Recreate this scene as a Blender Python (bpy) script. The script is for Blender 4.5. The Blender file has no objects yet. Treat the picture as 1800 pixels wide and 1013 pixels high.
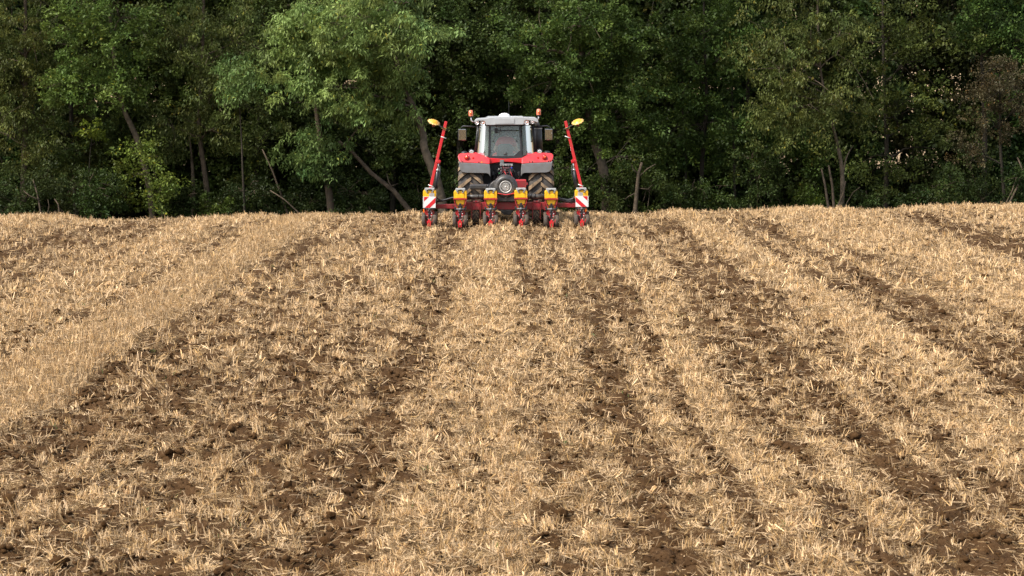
import bpy, bmesh, math, random
import numpy as np
from mathutils import Vector, Matrix
R = math.radians
SC = bpy.context.scene
COL = SC.collection

# ------------------------------------------------------------------ camera, sky, sun, exposure
CAM_H = 3.26
FPX = 3890.0                      # focal length measured in pixels of the 1800 px wide photograph
cam_d = bpy.data.cameras.new('camera'); cam = bpy.data.objects.new('camera', cam_d); COL.objects.link(cam)
cam_d.sensor_width = 36.0; cam_d.lens = FPX / 1800 * 36
cam.location = (0, 0, CAM_H)
cam.rotation_euler = (R(90 - 4.97), 0, R(-0.177))
cam_d.clip_start = 0.1; cam_d.clip_end = 3000
cam_d.dof.use_dof = True; cam_d.dof.focus_distance = 56; cam_d.dof.aperture_fstop = 10.0
SC.camera = cam

SUN_EL, SUN_AZ = 52, 236           # azimuth clockwise from +Y (north): behind the camera, to the left
w = bpy.data.worlds.new('World'); SC.world = w; w.use_nodes = True
nt = w.node_tree; bg = nt.nodes['Background']
sky = nt.nodes.new('ShaderNodeTexSky'); sky.sky_type = 'NISHITA'; sky.sun_disc = False
sky.sun_elevation = R(SUN_EL); sky.sun_rotation = R(SUN_AZ); sky.dust_density = 3.0; sky.air_density = 1.0
hs = nt.nodes.new('ShaderNodeHueSaturation'); hs.inputs['Saturation'].default_value = 0.55      # thin high cloud: a paler sky
nt.links.new(sky.outputs[0], hs.inputs['Color']); nt.links.new(hs.outputs[0], bg.inputs[0]); bg.inputs[1].default_value = 0.15
sd = bpy.data.lights.new('sun', 'SUN'); so = bpy.data.objects.new('sun', sd); COL.objects.link(so)
sd.energy = 3.0; sd.angle = R(8.0); sd.color = (1.0, 0.95, 0.88)
sv = Vector((math.sin(R(SUN_AZ)) * math.cos(R(SUN_EL)), math.cos(R(SUN_AZ)) * math.cos(R(SUN_EL)), math.sin(R(SUN_EL))))
so.rotation_euler = (-sv).to_track_quat('-Z', 'Y').to_euler(); so.location = (-30, -30, 60)
SC.view_settings.view_transform = 'Standard'; SC.view_settings.look = 'None'
SC.view_settings.gamma = 1; SC.view_settings.use_curve_mapping = False
SC.view_settings.exposure = 0.80
SC.cycles.max_bounces = 8; SC.cycles.transparent_max_bounces = 16

rng = np.random.default_rng(7); random.seed(7)

# ------------------------------------------------------------------ materials
def mat(name, col, rough=0.5, metal=0.0, spec=0.5, coat=0.0, var=0.0, vscale=8.0, col2=None, bump=0.0, bscale=40.0, emit=None):
    m = bpy.data.materials.new(name); m.use_nodes = True
    n = m.node_tree; b = n.nodes['Principled BSDF']
    b.inputs['Base Color'].default_value = (*col, 1); b.inputs['Roughness'].default_value = rough
    b.inputs['Metallic'].default_value = metal; b.inputs['Specular IOR Level'].default_value = spec
    b.inputs['Coat Weight'].default_value = coat; b.inputs['Coat Roughness'].default_value = 0.12
    tc = n.nodes.new('ShaderNodeTexCoord')
    if var or col2:
        no = n.nodes.new('ShaderNodeTexNoise'); no.inputs['Scale'].default_value = vscale; no.inputs['Detail'].default_value = 6
        n.links.new(tc.outputs['Object'], no.inputs['Vector'])
        mx = n.nodes.new('ShaderNodeMix'); mx.data_type = 'RGBA'
        c2 = col2 if col2 else tuple(c * (1 - var) for c in col)
        mx.inputs['A'].default_value = (*col, 1); mx.inputs['B'].default_value = (*c2, 1)
        rp = n.nodes.new('ShaderNodeMapRange'); rp.inputs[1].default_value = 0.38; rp.inputs[2].default_value = 0.68
        n.links.new(no.outputs[0], rp.inputs[0]); n.links.new(rp.outputs[0], mx.inputs['Factor'])
        n.links.new(mx.outputs['Result'], b.inputs['Base Color'])
    if bump:
        nb = n.nodes.new('ShaderNodeTexNoise'); nb.inputs['Scale'].default_value = bscale; nb.inputs['Detail'].default_value = 5
        n.links.new(tc.outputs['Object'], nb.inputs['Vector'])
        bp = n.nodes.new('ShaderNodeBump'); bp.inputs['Strength'].default_value = bump; bp.inputs['Distance'].default_value = 0.02
        n.links.new(nb.outputs[0], bp.inputs['Height']); n.links.new(bp.outputs[0], b.inputs['Normal'])
    return m

def glass_mat(name, tint, refl_haze, refl_hazecol):
    m = bpy.data.materials.new(name); m.use_nodes = True
    n = m.node_tree; n.nodes.remove(n.nodes['Principled BSDF']); out = n.nodes['Material Output']
    tr = n.nodes.new('ShaderNodeBsdfTransparent'); tr.inputs[0].default_value = (*tint, 1)
    gl = n.nodes.new('ShaderNodeBsdfGlossy'); gl.inputs['Roughness'].default_value = 0.03
    fr = n.nodes.new('ShaderNodeFresnel'); fr.inputs[0].default_value = 1.5
    df = n.nodes.new('ShaderNodeBsdfDiffuse'); df.inputs[0].default_value = (*refl_hazecol, 1)  # pale diffuse layer painted in for the haze of sky reflected by the panes
    no = n.nodes.new('ShaderNodeTexNoise'); no.inputs['Scale'].default_value = 3.0; no.inputs['Detail'].default_value = 4
    tc = n.nodes.new('ShaderNodeTexCoord'); n.links.new(tc.outputs['Object'], no.inputs['Vector'])
    mr = n.nodes.new('ShaderNodeMapRange'); mr.inputs[1].default_value = 0.3; mr.inputs[2].default_value = 0.7
    mr.inputs[3].default_value = refl_haze * 0.75; mr.inputs[4].default_value = refl_haze * 1.25
    n.links.new(no.outputs[0], mr.inputs[0])
    m1 = n.nodes.new('ShaderNodeMixShader'); m2 = n.nodes.new('ShaderNodeMixShader')
    n.links.new(mr.outputs[0], m1.inputs[0]); n.links.new(tr.outputs[0], m1.inputs[1]); n.links.new(df.outputs[0], m1.inputs[2])
    n.links.new(fr.outputs[0], m2.inputs[0]); n.links.new(m1.outputs[0], m2.inputs[1]); n.links.new(gl.outputs[0], m2.inputs[2])
    n.links.new(m2.outputs[0], out.inputs['Surface'])
    return m

def attr_mat(name, rough, transl=0.0, spec=0.3):
    """colour comes from the per-leaf / per-stalk attribute «tint»"""
    m = bpy.data.materials.new(name); m.use_nodes = True
    n = m.node_tree; b = n.nodes['Principled BSDF']; out = n.nodes['Material Output']
    at = n.nodes.new('ShaderNodeAttribute'); at.attribute_name = 'tint'
    n.links.new(at.outputs['Color'], b.inputs['Base Color'])
    b.inputs['Roughness'].default_value = rough; b.inputs['Specular IOR Level'].default_value = spec
    if transl:
        t = n.nodes.new('ShaderNodeBsdfTranslucent'); mx = n.nodes.new('ShaderNodeMixShader'); mx.inputs[0].default_value = transl
        n.links.new(at.outputs['Color'], t.inputs[0])
        n.links.new(b.outputs[0], mx.inputs[1]); n.links.new(t.outputs[0], mx.inputs[2]); n.links.new(mx.outputs[0], out.inputs['Surface'])
    return m

M = dict(
    red=mat('red_paint', (0.62, 0.012, 0.022), 0.32, coat=0.6, col2=(0.50, 0.035, 0.03), vscale=7),
    darkred=mat('dark_red_paint', (0.30, 0.010, 0.020), 0.45, coat=0.15, col2=(0.22, 0.04, 0.03), vscale=9),
    unitred=mat('implement_red', (0.46, 0.008, 0.016), 0.42, coat=0.2, col2=(0.27, 0.06, 0.04), vscale=14),
    grey=mat('grey_plastic', (0.15, 0.153, 0.157), 0.55, col2=(0.125, 0.118, 0.108), vscale=6),
    silver=mat('silver_paint', (0.42, 0.43, 0.43), 0.38, coat=0.3, var=0.12, vscale=4),
    lidgrey=mat('lid_plastic', (0.40, 0.40, 0.375), 0.5, var=0.3, vscale=20),
    cream=mat('pale_disc_rim', (0.74, 0.47, 0.16), 0.5, col2=(0.60, 0.36, 0.06), vscale=12),
    black=mat('black_plastic', (0.018, 0.018, 0.019), 0.45, var=0.3),
    satin=mat('satin_black_plastic', (0.030, 0.030, 0.031), 0.42, col2=(0.070, 0.060, 0.049), vscale=6),
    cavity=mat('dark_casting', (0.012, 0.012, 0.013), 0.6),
    hose=mat('rubber_hose', (0.022, 0.022, 0.024), 0.5, var=0.2),
    steel=mat('bare_steel', (0.42, 0.41, 0.40), 0.35, metal=0.8, var=0.3, vscale=20),
    chrome=mat('lamp_reflector', (0.75, 0.75, 0.73), 0.18, metal=0.7),
    tyre=mat('tyre_rubber', (0.045, 0.042, 0.040), 0.75, col2=(0.085, 0.066, 0.048), vscale=7, bump=0.3),
    lug=mat('muddy_tread', (0.27, 0.18, 0.10), 0.85, col2=(0.10, 0.075, 0.05), vscale=9, bump=0.3),
    mud=mat('muddy_rubber', (0.088, 0.060, 0.038), 0.85, col2=(0.040, 0.034, 0.029), vscale=12, bump=0.3),
    rim=mat('rim_paint', (0.45, 0.45, 0.44), 0.4, var=0.25),
    yellow=mat('yellow_plastic', (0.86, 0.47, 0.012), 0.38, var=0.14, vscale=9),
    discyel=mat('yellow_disc_paint', (0.80, 0.37, 0.012), 0.4, col2=(0.55, 0.32, 0.05), vscale=9),
    amber=mat('amber_lens', (0.85, 0.16, 0.01), 0.15, coat=0.8),
    pinklens=mat('beacon_lens', (0.80, 0.20, 0.10), 0.12, coat=0.8),
    redlens=mat('red_lens', (0.55, 0.01, 0.01), 0.15, coat=0.8),
    white=mat('white_paint', (0.78, 0.77, 0.74), 0.4, var=0.08),
    signred=mat('sign_red', (0.60, 0.012, 0.02), 0.4),
    grille=mat('grille_metal', (0.58, 0.56, 0.52), 0.4, metal=0.2, var=0.2),
    mirror=mat('mirror_face', (0.55, 0.58, 0.56), 0.04, metal=1.0),
    blue=mat('blue_cap', (0.02, 0.06, 0.45), 0.4), green=mat('green_cap', (0.03, 0.30, 0.06), 0.4),
    seat=mat('seat_fabric', (0.03, 0.032, 0.034), 0.8, var=0.2),
    skin=mat('skin', (0.55, 0.32, 0.22), 0.5), shirt=mat('red_shirt', (0.60, 0.05, 0.065), 0.8, var=0.15, vscale=10),
    trousers=mat('dark_trousers', (0.02, 0.025, 0.04), 0.8), hair=mat('brown_hair', (0.05, 0.03, 0.018), 0.6),
    trim=mat('pale_trim', (0.45, 0.44, 0.40), 0.6),
    glass=glass_mat('cab_glass', (0.90, 0.96, 0.93), 0.10, (0.62, 0.70, 0.66)),
    sideglass=glass_mat('side_glass', (0.72, 0.86, 0.80), 0.15, (0.52, 0.70, 0.60)),
    leaf=attr_mat('leaf', 0.55, 0.30, 0.22),
    straw=attr_mat('straw', 0.55, 0.12, 0.35),
    sprout=attr_mat('sprout', 0.5, 0.3),
    clod=mat('clod_soil', (0.045, 0.0225, 0.0085), 0.95, spec=0.05, col2=(0.078, 0.042, 0.018), vscale=3, bump=0.5, bscale=60),
    bark=mat('bark', (0.115, 0.085, 0.058), 0.9, spec=0.1, col2=(0.060, 0.047, 0.034), vscale=5, bump=0.8, bscale=25),
    palebark=mat('pale_bark', (0.15, 0.115, 0.08), 0.9, spec=0.1, col2=(0.065, 0.052, 0.036), vscale=5, bump=0.8, bscale=25),
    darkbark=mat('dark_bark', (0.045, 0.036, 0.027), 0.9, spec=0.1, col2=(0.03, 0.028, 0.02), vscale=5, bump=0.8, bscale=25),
)

# ------------------------------------------------------------------ helpers
def tag(o, label=None, cat=None, group=None, kind=None):
    if label: o['label'] = label
    if cat: o['category'] = cat
    if group: o['group'] = group
    if kind: o['kind'] = kind
    return o
def empty(name, loc):
    o = bpy.data.objects.new(name, None); COL.objects.link(o); o.location = loc; o.empty_display_size = 0.2; return o

class B:
    """a bmesh in world coordinates with material slots; build() links it as ONE object in the frame of its thing"""
    def __init__(s): s.bm = bmesh.new(); s.mats = []
    def mi(s, m):
        if m not in s.mats: s.mats.append(m)
        return s.mats.index(m)
    def _fin(s, faces, m, smooth):
        i = s.mi(m)
        for f in faces: f.material_index = i; f.smooth = smooth
    def box(s, c, size, m, rot=None, bev=0.0, seg=2):
        r = bmesh.ops.create_cube(s.bm, size=1.0); vs = r['verts']
        mt = Matrix.Translation(c) @ (rot.to_4x4() if rot else Matrix()) @ Matrix.Diagonal((*size, 1))
        bmesh.ops.transform(s.bm, matrix=mt, verts=vs)
        fs = set(f for v in vs for f in v.link_faces)
        if bev:
            es = list(set(e for v in vs for e in v.link_edges))
            rr = bmesh.ops.bevel(s.bm, geom=es, offset=bev, segments=seg, affect='EDGES', profile=0.6)
            fs = set(f for f in fs if f.is_valid) | set(rr['faces'])
        s._fin(fs, m, False)
    def prism(s, poly, y0, y1, m, shear=0.0, zref=0.0, bev=0.0, seg=2, smooth=False):
        """polygon of (x, z) points swept from y0 to y1; shear leans it forward with height"""
        a = [s.bm.verts.new((x, y0 + (z - zref) * shear, z)) for x, z in poly]
        b = [s.bm.verts.new((x, y1 + (z - zref) * shear, z)) for x, z in poly]
        n = len(poly); fs = []
        fs.append(s.bm.faces.new(a)); fs.append(s.bm.faces.new(b[::-1]))
        for i in range(n): fs.append(s.bm.faces.new((a[i], b[i], b[(i + 1) % n], a[(i + 1) % n])))
        bmesh.ops.recalc_face_normals(s.bm, faces=fs)
        fs = set(fs)
        if bev:
            es = [e for e in fs_edges(a + b)]
            rr = bmesh.ops.bevel(s.bm, geom=es, offset=bev, segments=seg, affect='EDGES', profile=0.6, clamp_overlap=True)
            fs = set(f for f in fs if f.is_valid) | set(rr['faces'])
        s._fin(fs, m, smooth)
    def cyl(s, p0, p1, r0, m, r1=None, seg=16, caps=True):
        p0 = Vector(p0); p1 = Vector(p1); r1 = r0 if r1 is None else r1
        d = p1 - p0; q = d.to_track_quat('Z', 'Y').to_matrix().to_4x4()
        r = bmesh.ops.create_cone(s.bm, cap_ends=caps, segments=seg, radius1=r0, radius2=r1, depth=d.length)
        bmesh.ops.transform(s.bm, matrix=Matrix.Translation((p0 + p1) / 2) @ q, verts=r['verts'])
        fs = set(f for v in r['verts'] for f in v.link_faces)
        i = s.mi(m)
        for f in fs: f.material_index = i; f.smooth = len(f.verts) == 4
    def tube(s, pts, r, m, seg=8, rend=None, caps=True):
        pts = [Vector(p) for p in pts]; n = len(pts); rings = []
        rs = r if isinstance(r, (list, tuple)) else [r + ((rend - r) * i / (n - 1) if rend is not None else 0) for i in range(n)]
        up = Vector((0.3, 0.5, 0.8)).normalized()
        for i, p in enumerate(pts):
            d = (pts[min(i + 1, n - 1)] - pts[max(i - 1, 0)]).normalized()
            a = d.cross(up)
            if a.length < 1e-3: a = d.cross(Vector((1, 0, 0)))
            a.normalize(); b = d.cross(a); up = b.cross(d) if False else up
            rings.append([s.bm.verts.new(p + (a * math.cos(t) + b * math.sin(t)) * rs[i]) for t in [2 * math.pi * k / seg for k in range(seg)]])
        fs = []
        for i in range(n - 1):
            for k in range(seg):
                fs.append(s.bm.faces.new((rings[i][k], rings[i][(k + 1) % seg], rings[i + 1][(k + 1) % seg], rings[i + 1][k])))
        s._fin(fs, m, True)
        if caps: s._fin([s.bm.faces.new(rings[0][::-1]), s.bm.faces.new(rings[-1])], m, False)
    def lathe(s, prof, m, mtx, seg=32, smooth=True, m_of=None):
        """profile of (radius, height) turned about local Z and placed by mtx"""
        rings = []
        for (r, h) in prof:
            if r < 1e-5: rings.append([s.bm.verts.new(mtx @ Vector((0, 0, h)))] * seg)
            else: rings.append([s.bm.verts.new(mtx @ Vector((r * math.cos(2 * math.pi * k / seg), r * math.sin(2 * math.pi * k / seg), h))) for k in range(seg)])
        for i in range(len(prof) - 1):
            for k in range(seg):
                q = [rings[i][k], rings[i][(k + 1) % seg], rings[i + 1][(k + 1) % seg], rings[i + 1][k]]
                u = []
                for v in q:
                    if v not in u: u.append(v)
                if len(u) >= 3:
                    f = s.bm.faces.new(u); s._fin([f], m_of[i] if m_of else m, smooth)
    def ball(s, c, r, m, sc=(1, 1, 1), seg=14):
        rr = bmesh.ops.create_uvsphere(s.bm, u_segments=seg, v_segments=max(6, seg // 2), radius=r)
        bmesh.ops.transform(s.bm, matrix=Matrix.Translation(c) @ Matrix.Diagonal((*sc, 1)), verts=rr['verts'])
        s._fin(set(f for v in rr['verts'] for f in v.link_faces), m, True)
    def poly(s, pts, m):
        f = s.bm.faces.new([s.bm.verts.new(p) for p in pts]); s._fin([f], m, False)
    def build(s, name, parent=None, origin=(0, 0, 0), loc=None, recalc=True):
        if recalc: bmesh.ops.recalc_face_normals(s.bm, faces=s.bm.faces[:])
        bmesh.ops.translate(s.bm, vec=-Vector(origin), verts=s.bm.verts)
        me = bpy.data.meshes.new(name); s.bm.to_mesh(me); s.bm.free()
        for m in s.mats: me.materials.append(m)
        o = bpy.data.objects.new(name, me); COL.objects.link(o)
        if parent: o.parent = parent
        if loc is not None: o.location = loc
        return o
def fs_edges(vs):
    vset = set(vs); es = set()
    for v in vs:
        for e in v.link_edges:
            if e.other_vert(v) in vset: es.add(e)
    return list(es)

def np_mesh(name, verts, faces, tint=None, mats=(), smooth=False):
    """verts (n,3), faces (m,k) with the same k"""
    me = bpy.data.meshes.new(name); n = len(verts); m, k = faces.shape
    me.vertices.add(n); me.vertices.foreach_set('co', np.ascontiguousarray(verts, dtype=np.float32).ravel())
    me.loops.add(m * k); me.loops.foreach_set('vertex_index', np.ascontiguousarray(faces, dtype=np.int32).ravel())
    me.polygons.add(m); me.polygons.foreach_set('loop_start', np.arange(0, m * k, k, dtype=np.int32))
    me.polygons.foreach_set('loop_total', np.full(m, k, dtype=np.int32))
    if smooth: me.polygons.foreach_set('use_smooth', np.ones(m, dtype=bool))
    if tint is not None:
        a = me.attributes.new('tint', 'FLOAT_COLOR', 'POINT')
        a.data.foreach_set('color', np.ascontiguousarray(np.concatenate([tint, np.ones((n, 1))], 1), dtype=np.float32).ravel())
    me.update(calc_edges=True)
    for x in mats: me.materials.append(x)
    return me
def link(name, me, parent=None, loc=None):
    o = bpy.data.objects.new(name, me); COL.objects.link(o)
    if parent: o.parent = parent
    if loc is not None: o.location = loc
    return o

# value noise on numpy arrays
def _hash(i, j, seed):
    h = (i.astype(np.int64) * 374761393 + j.astype(np.int64) * 668265263 + seed * 1442695041) & 0xffffffff
    h = ((h ^ (h >> 13)) * 1274126177) & 0xffffffff
    return ((h ^ (h >> 16)) & 0xffff) / 65535.0
def vnoise(x, y, seed=0):
    i = np.floor(x); j = np.floor(y); fx = x - i; fy = y - j
    fx = fx * fx * (3 - 2 * fx); fy = fy * fy * (3 - 2 * fy)
    a = _hash(i, j, seed); b = _hash(i + 1, j, seed); c = _hash(i, j + 1, seed); d = _hash(i + 1, j + 1, seed)
    return (a * (1 - fx) + b * fx) * (1 - fy) + (c * (1 - fx) + d * fx) * fy
def fbm(x, y, seed=0, oct=4):
    s = 0; a = 0.5; t = 0
    for o in range(oct):
        s = s + a * vnoise(x * 2 ** o, y * 2 ** o, seed + o * 17); t += a; a *= 0.55
    return s / t
def sstep(a, b, x):
    t = np.clip((x - a) / (b - a), 0, 1); return t * t * (3 - 2 * t)

# ------------------------------------------------------------------ the field: height and straw cover
def base_z(X, Y):
    """the swell of the field: level to the planter, then falling away to the wood"""
    z = np.where(Y > 57, -0.004 * (np.minimum(Y, 67) - 57) ** 2, 0.0)
    z = z - 0.08 * np.clip(Y - 67, 0, 17) - 0.01 * np.clip(Y - 84, 0, 46)
    z = z + np.where(X > 3, 0.019 * (np.minimum(X, 30) - 3), 0) - np.where(X < -3, 0.021 * (np.minimum(-X, 30) - 3), 0)
    z = z + 0.11 * sstep(-12.2, -13.2, X) * sstep(50, 58, Y)
    return z
LX = np.array([-40, -15, -12.8, -12.2, -10, -9, -8.2, -7.4, -6.9, -6.45, -6.15, -5.6, -5.05, -4.75, -4, -3, -2.2, -1.7, -1.25, -0.9, -.4, 0, .5, 1, 1.5, 1.9, 2.3, 2.8, 3.3, 3.9, 4.4, 4.85, 5.3, 5.9, 6.5, 7.2, 8, 8.8, 9.7, 10.4, 11.2, 12, 14, 40])
LV = np.array([.8, .9, .9, .5, .38, .46, .73, .92, .58, .38, .75, 1.0, .95, .42, .42, .43, .45, .60, .22, .52, 1.0, .82, .55, .54, .50, .62, .70, .53, .40, .38, .56, 1.0, .52, .39, .47, .64, .98, .77, .52, .28, .48, .72, .8, .8])
def meander(X, Y): return X + 0.22 * (vnoise(Y / 9.0, X * 0 + 3.3, 91) - 0.5) + 0.16 * (vnoise(Y / 2.2, X * 0.3, 92) - 0.5)
def cover(X, Y):
    Xm = meander(X, Y)
    L = np.interp(Xm, LX, LV)
    n1 = fbm(X / 0.7, Y / 1.5, 11, 3) - 0.5; n2 = fbm(X / 0.15, Y / 0.17, 23, 2) - 0.5; n3 = vnoise(X / 3.0, Y / 7.0, 31) - 0.5
    k = 1 + .7 * sstep(-4.9, -4.4, Xm) * sstep(-.6, -1.2, Xm)
    c = (L + 0.28 * k * n1 + 1.05 * k * n2 + 0.18 * n3 + 0.52 * (vnoise(Xm / .19, Y / 9.0, 37) - .5) + 0.10 * np.cos(2 * math.pi * Xm / .75) * sstep(-1.5, -.8, Xm))
    return np.clip((c - .5) * 1.4 + .46, 0.0, 1.0)
def standing(X, Y):
    Xm = meander(X, Y)
    return sstep(.30, .52, vnoise(X / .35, Y / .7, 93) + .22 * (1 - np.abs(Xm + 5.55) / .8)) * np.maximum(sstep(-6.4, -6.0, Xm) * sstep(-4.65, -5.05, Xm), np.maximum(sstep(-12.4, -12.9, Xm), 0.5 * sstep(-8.0, -7.6, Xm) * sstep(-6.9, -7.2, Xm)))
def ground_z(X, Y):
    rough = 1 - 0.75 * standing(X, Y)
    z = base_z(X, Y)
    near = sstep(74, 66, Y)
    z = z + near * rough * (0.15 * (fbm(X / 0.55, Y / 0.6, 41, 3) - 0.5) + 0.15 * (fbm(X / 0.19, Y / 0.19, 47, 2) - 0.5) - 0.075 * np.abs(2 * vnoise(X / .085, Y / .085, 49) - 1) + 0.10 * (fbm(X / 0.8, Y / 4.0, 53, 2) - 0.5))
    c = np.interp(meander(X, Y), LX, LV)
    z = z + near * 0.11 * (c - 0.6)
    return z

# ------------------------------------------------------------------ ground sheet, far hillside
def ground_sheet():
    xs = np.concatenate([np.array([-320, -200, -120, -80, -55, -42, -34, -28]), np.arange(-24, -10, 0.16), np.arange(-10, -6.5, .075), np.arange(-6.5, 6.5, 0.045), np.arange(6.5, 10, .075), np.arange(10, 24.1, 0.16), np.array([28, 34, 42, 55, 80, 120, 200, 320])])
    ys = np.concatenate([np.array([-600, -300, -120, -60, -30, -15, -6, 0, 4, 7, 9, 10]), np.arange(10.5, 12.5, .2), np.arange(12.5, 24, .045), np.arange(24, 36, .08), np.arange(36, 70, .13), np.arange(70, 90, .6), np.arange(90, 131, 4)])
    X, Y = np.meshgrid(xs, ys); nx, ny = len(xs), len(ys)
    Z = ground_z(X, Y)
    v = np.stack([X, Y, Z], -1).reshape(-1, 3)
    i = np.arange(ny - 1)[:, None] * nx + np.arange(nx - 1)[None, :]
    f = np.stack([i, i + 1, i + 1 + nx, i + nx], -1).reshape(-1, 4)
    cov = cover(X, Y); wood = sstep(68.5, 71, Y); st = standing(X, Y)
    tint = np.stack([cov, wood, st], -1).reshape(-1, 3)
    m = bpy.data.materials.new('field_soil'); m.use_nodes = True
    n = m.node_tree; b = n.nodes['Principled BSDF']; L = n.links.new
    def node(t, **k):
        q = n.nodes.new(t)
        for a, val in k.items(): setattr(q, a, val)
        return q
    tc = node('ShaderNodeTexCoord'); at = node('ShaderNodeAttribute', attribute_name='tint')
    sep = node('ShaderNodeSeparateColor'); L(at.outputs['Color'], sep.inputs[0])
    def noise(scale, det=5, rough=.6, vec=None):
        q = node('ShaderNodeTexNoise'); q.inputs['Scale'].default_value = scale; q.inputs['Detail'].default_value = det; q.inputs['Roughness'].default_value = rough
        L(vec if vec else tc.outputs['Object'], q.inputs['Vector']); return q
    def ramp(src, a, c, lo=0.0, hi=1.0):
        q = node('ShaderNodeMapRange'); q.inputs[1].default_value = a; q.inputs[2].default_value = c; q.inputs[3].default_value = lo; q.inputs[4].default_value = hi
        L(src, q.inputs[0]); return q.outputs[0]
    def mix(fac, a, c):
        q = node('ShaderNodeMix', data_type='RGBA')
        L(fac, q.inputs['Factor'])
        for s, val in (('A', a), ('B', c)):
            if isinstance(val, tuple): q.inputs[s].default_value = (*val, 1)
            else: L(val, q.inputs[s])
        return q.outputs['Result']
    def math_(op, a, c):
        q = node('ShaderNodeMath', operation=op)
        for k, val in enumerate((a, c)):
            if isinstance(val, (int, float)): q.inputs[k].default_value = val
            else: L(val, q.inputs[k])
        return q.outputs[0]
    soil = mix(ramp(noise(2.2).outputs[0], .35, .65), (0.037, 0.018, 0.0063), (0.064, 0.033, 0.0130))
    soil = mix(ramp(noise(30).outputs[0], .40, .70), soil, (0.090, 0.050, 0.022))
    # short chaff lying on the soil: fine speckle, more of it where the cover is thick
    vo = node('ShaderNodeTexVoronoi'); vo.inputs['Scale'].default_value = 55
    nz = noise(9); av = node('ShaderNodeVectorMath', operation='ADD'); L(tc.outputs['Object'], av.inputs[0]); L(nz.outputs['Color'], av.inputs[1])
    L(av.outputs[0], vo.inputs['Vector'])
    sepv = node('ShaderNodeSeparateColor'); L(vo.outputs['Color'], sepv.inputs[0])
    chaffcol = mix(sepv.outputs[1], (0.46, 0.33, 0.17), (0.27, 0.18, 0.09))
    amount = math_('ADD', math_('MULTIPLY', sep.outputs[0], 0.36), -0.08)
    chaff = math_('LESS_THAN', sepv.outputs[0], amount)
    col = mix(chaff, soil, chaffcol)
    floor = mix(ramp(noise(1.5).outputs[0], .4, .6), (0.035, 0.026, 0.015), (0.045, 0.05, 0.02))
    col = mix(sep.outputs[1], col, floor)
    L(col, b.inputs['Base Color']); b.inputs['Roughness'].default_value = 0.95; b.inputs['Specular IOR Level'].default_value = 0.1
    bp = node('ShaderNodeBump'); bp.inputs['Strength'].default_value = 0.8; bp.inputs['Distance'].default_value = 0.03
    L(noise(28, 6).outputs[0], bp.inputs['Height']); L(bp.outputs[0], b.inputs['Normal'])
    me = np_mesh('field', v, f, tint, [m], smooth=True)
    return tag(link('field', me), 'brown cultivated stubble field running up to the wood edge', 'field', kind='structure')
ground_sheet()

def hillside():
    xs = np.concatenate([np.linspace(-320, 320, 81)]); ys = np.linspace(130, 480, 60)
    X, Y = np.meshgrid(xs, ys); nx, ny = len(xs), len(ys)
    z0 = base_z(X, np.full_like(X, 130.0))
    t = (Y - 130) / 270.0
    Z = z0 + 30 * sstep(0, 1, t) + 1.2 * (fbm(X / 40, Y / 40, 5, 3) - 0.5) * sstep(0, .1, t)
    v = np.stack([X, Y, Z], -1).reshape(-1, 3)
    i = np.arange(ny - 1)[:, None] * nx + np.arange(nx - 1)[None, :]
    f = np.stack([i, i + 1, i + 1 + nx, i + nx], -1).reshape(-1, 4)
    me = np_mesh('hillside', v, f, None, [mat('far_stubble', (0.36, 0.26, 0.155), 0.95, spec=0.1, col2=(0.27, 0.185, 0.105), vscale=0.15)], smooth=True)
    return tag(link('hillside', me), 'pale tan harvested hillside glimpsed through gaps in the wood', 'hillside', kind='structure')
hillside()

# ------------------------------------------------------------------ straw, clods, sprouts (uncountable)
def scatter(n, y0, y1):
    """n points spread evenly over the ground between y0 and y1, as wide as the place the photo can see"""
    a, c = 0.262, 1.6
    u = rng.random(n)
    q0 = a * y0 * y0 / 2 + c * y0; q1 = a * y1 * y1 / 2 + c * y1
    q = q0 + u * (q1 - q0); Y = (-c + np.sqrt(c * c + 2 * a * q)) / a
    X = (rng.random(n) * 2 - 1) * (a * Y + c)
    return X, Y
def area(y0, y1): return 2 * ((0.262 * y1 * y1 / 2 + 1.6 * y1) - (0.262 * y0 * y0 / 2 + 1.6 * y0))

STRAW_C = np.array([[.925, .90, .865]]) * np.array([[.72, .53, .315], [.60, .415, .215], [.49, .32, .145], [.53, .345, .14], [.40, .285, .165], [.66, .48, .28], [.31, .195, .095]])
STRAW_P = np.array([.22, .24, .16, .10, .09, .13, .06])
def blades(P, D, Ln, W, col, fold):
    """flat or folded straw blades: P base, D unit direction, Ln length, W width"""
    n = len(P)
    S = np.cross(D, rng.normal(size=(n, 3))); S /= np.linalg.norm(S, axis=1, keepdims=True) + 1e-9
    N = np.cross(D, S); w = W[:, None] / 2; e = P + D * Ln[:, None]
    e = e + N * (rng.normal(size=(n, 1)) * 0.05 * Ln[:, None])
    if not fold:
        V = np.stack([P - S * w, P + S * w, e + S * w * .75, e - S * w * .75], 1).reshape(-1, 3)
        F = np.arange(n)[:, None] * 4 + np.array([[0, 1, 2, 3]]); k = 4
    else:
        V = np.stack([P - S * w, P + N * w * .8, P + S * w, e + S * w * .75, e + N * w * .6, e - S * w * .75], 1).reshape(-1, 3)
        F = (np.arange(n)[:, None, None] * 6 + np.array([[[0, 1, 4, 5], [1, 2, 3, 4]]])).reshape(-1, 4); k = 6
    return V, F, np.repeat(col, k, 0)
def straw_colors(n, cv=None):
    c = STRAW_C[rng.choice(len(STRAW_C), n, p=STRAW_P)] * (0.62 + 0.52 * rng.random((n, 1)))
    if cv is not None:        # straw worked into the soil is stained with it
        s = (np.clip(1.0 - 1.3 * cv, 0, 1) * rng.random(n))[:, None] * .6
        c = c * (1 - s) + np.array([[.17, .105, .052]]) * s
    return c
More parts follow.
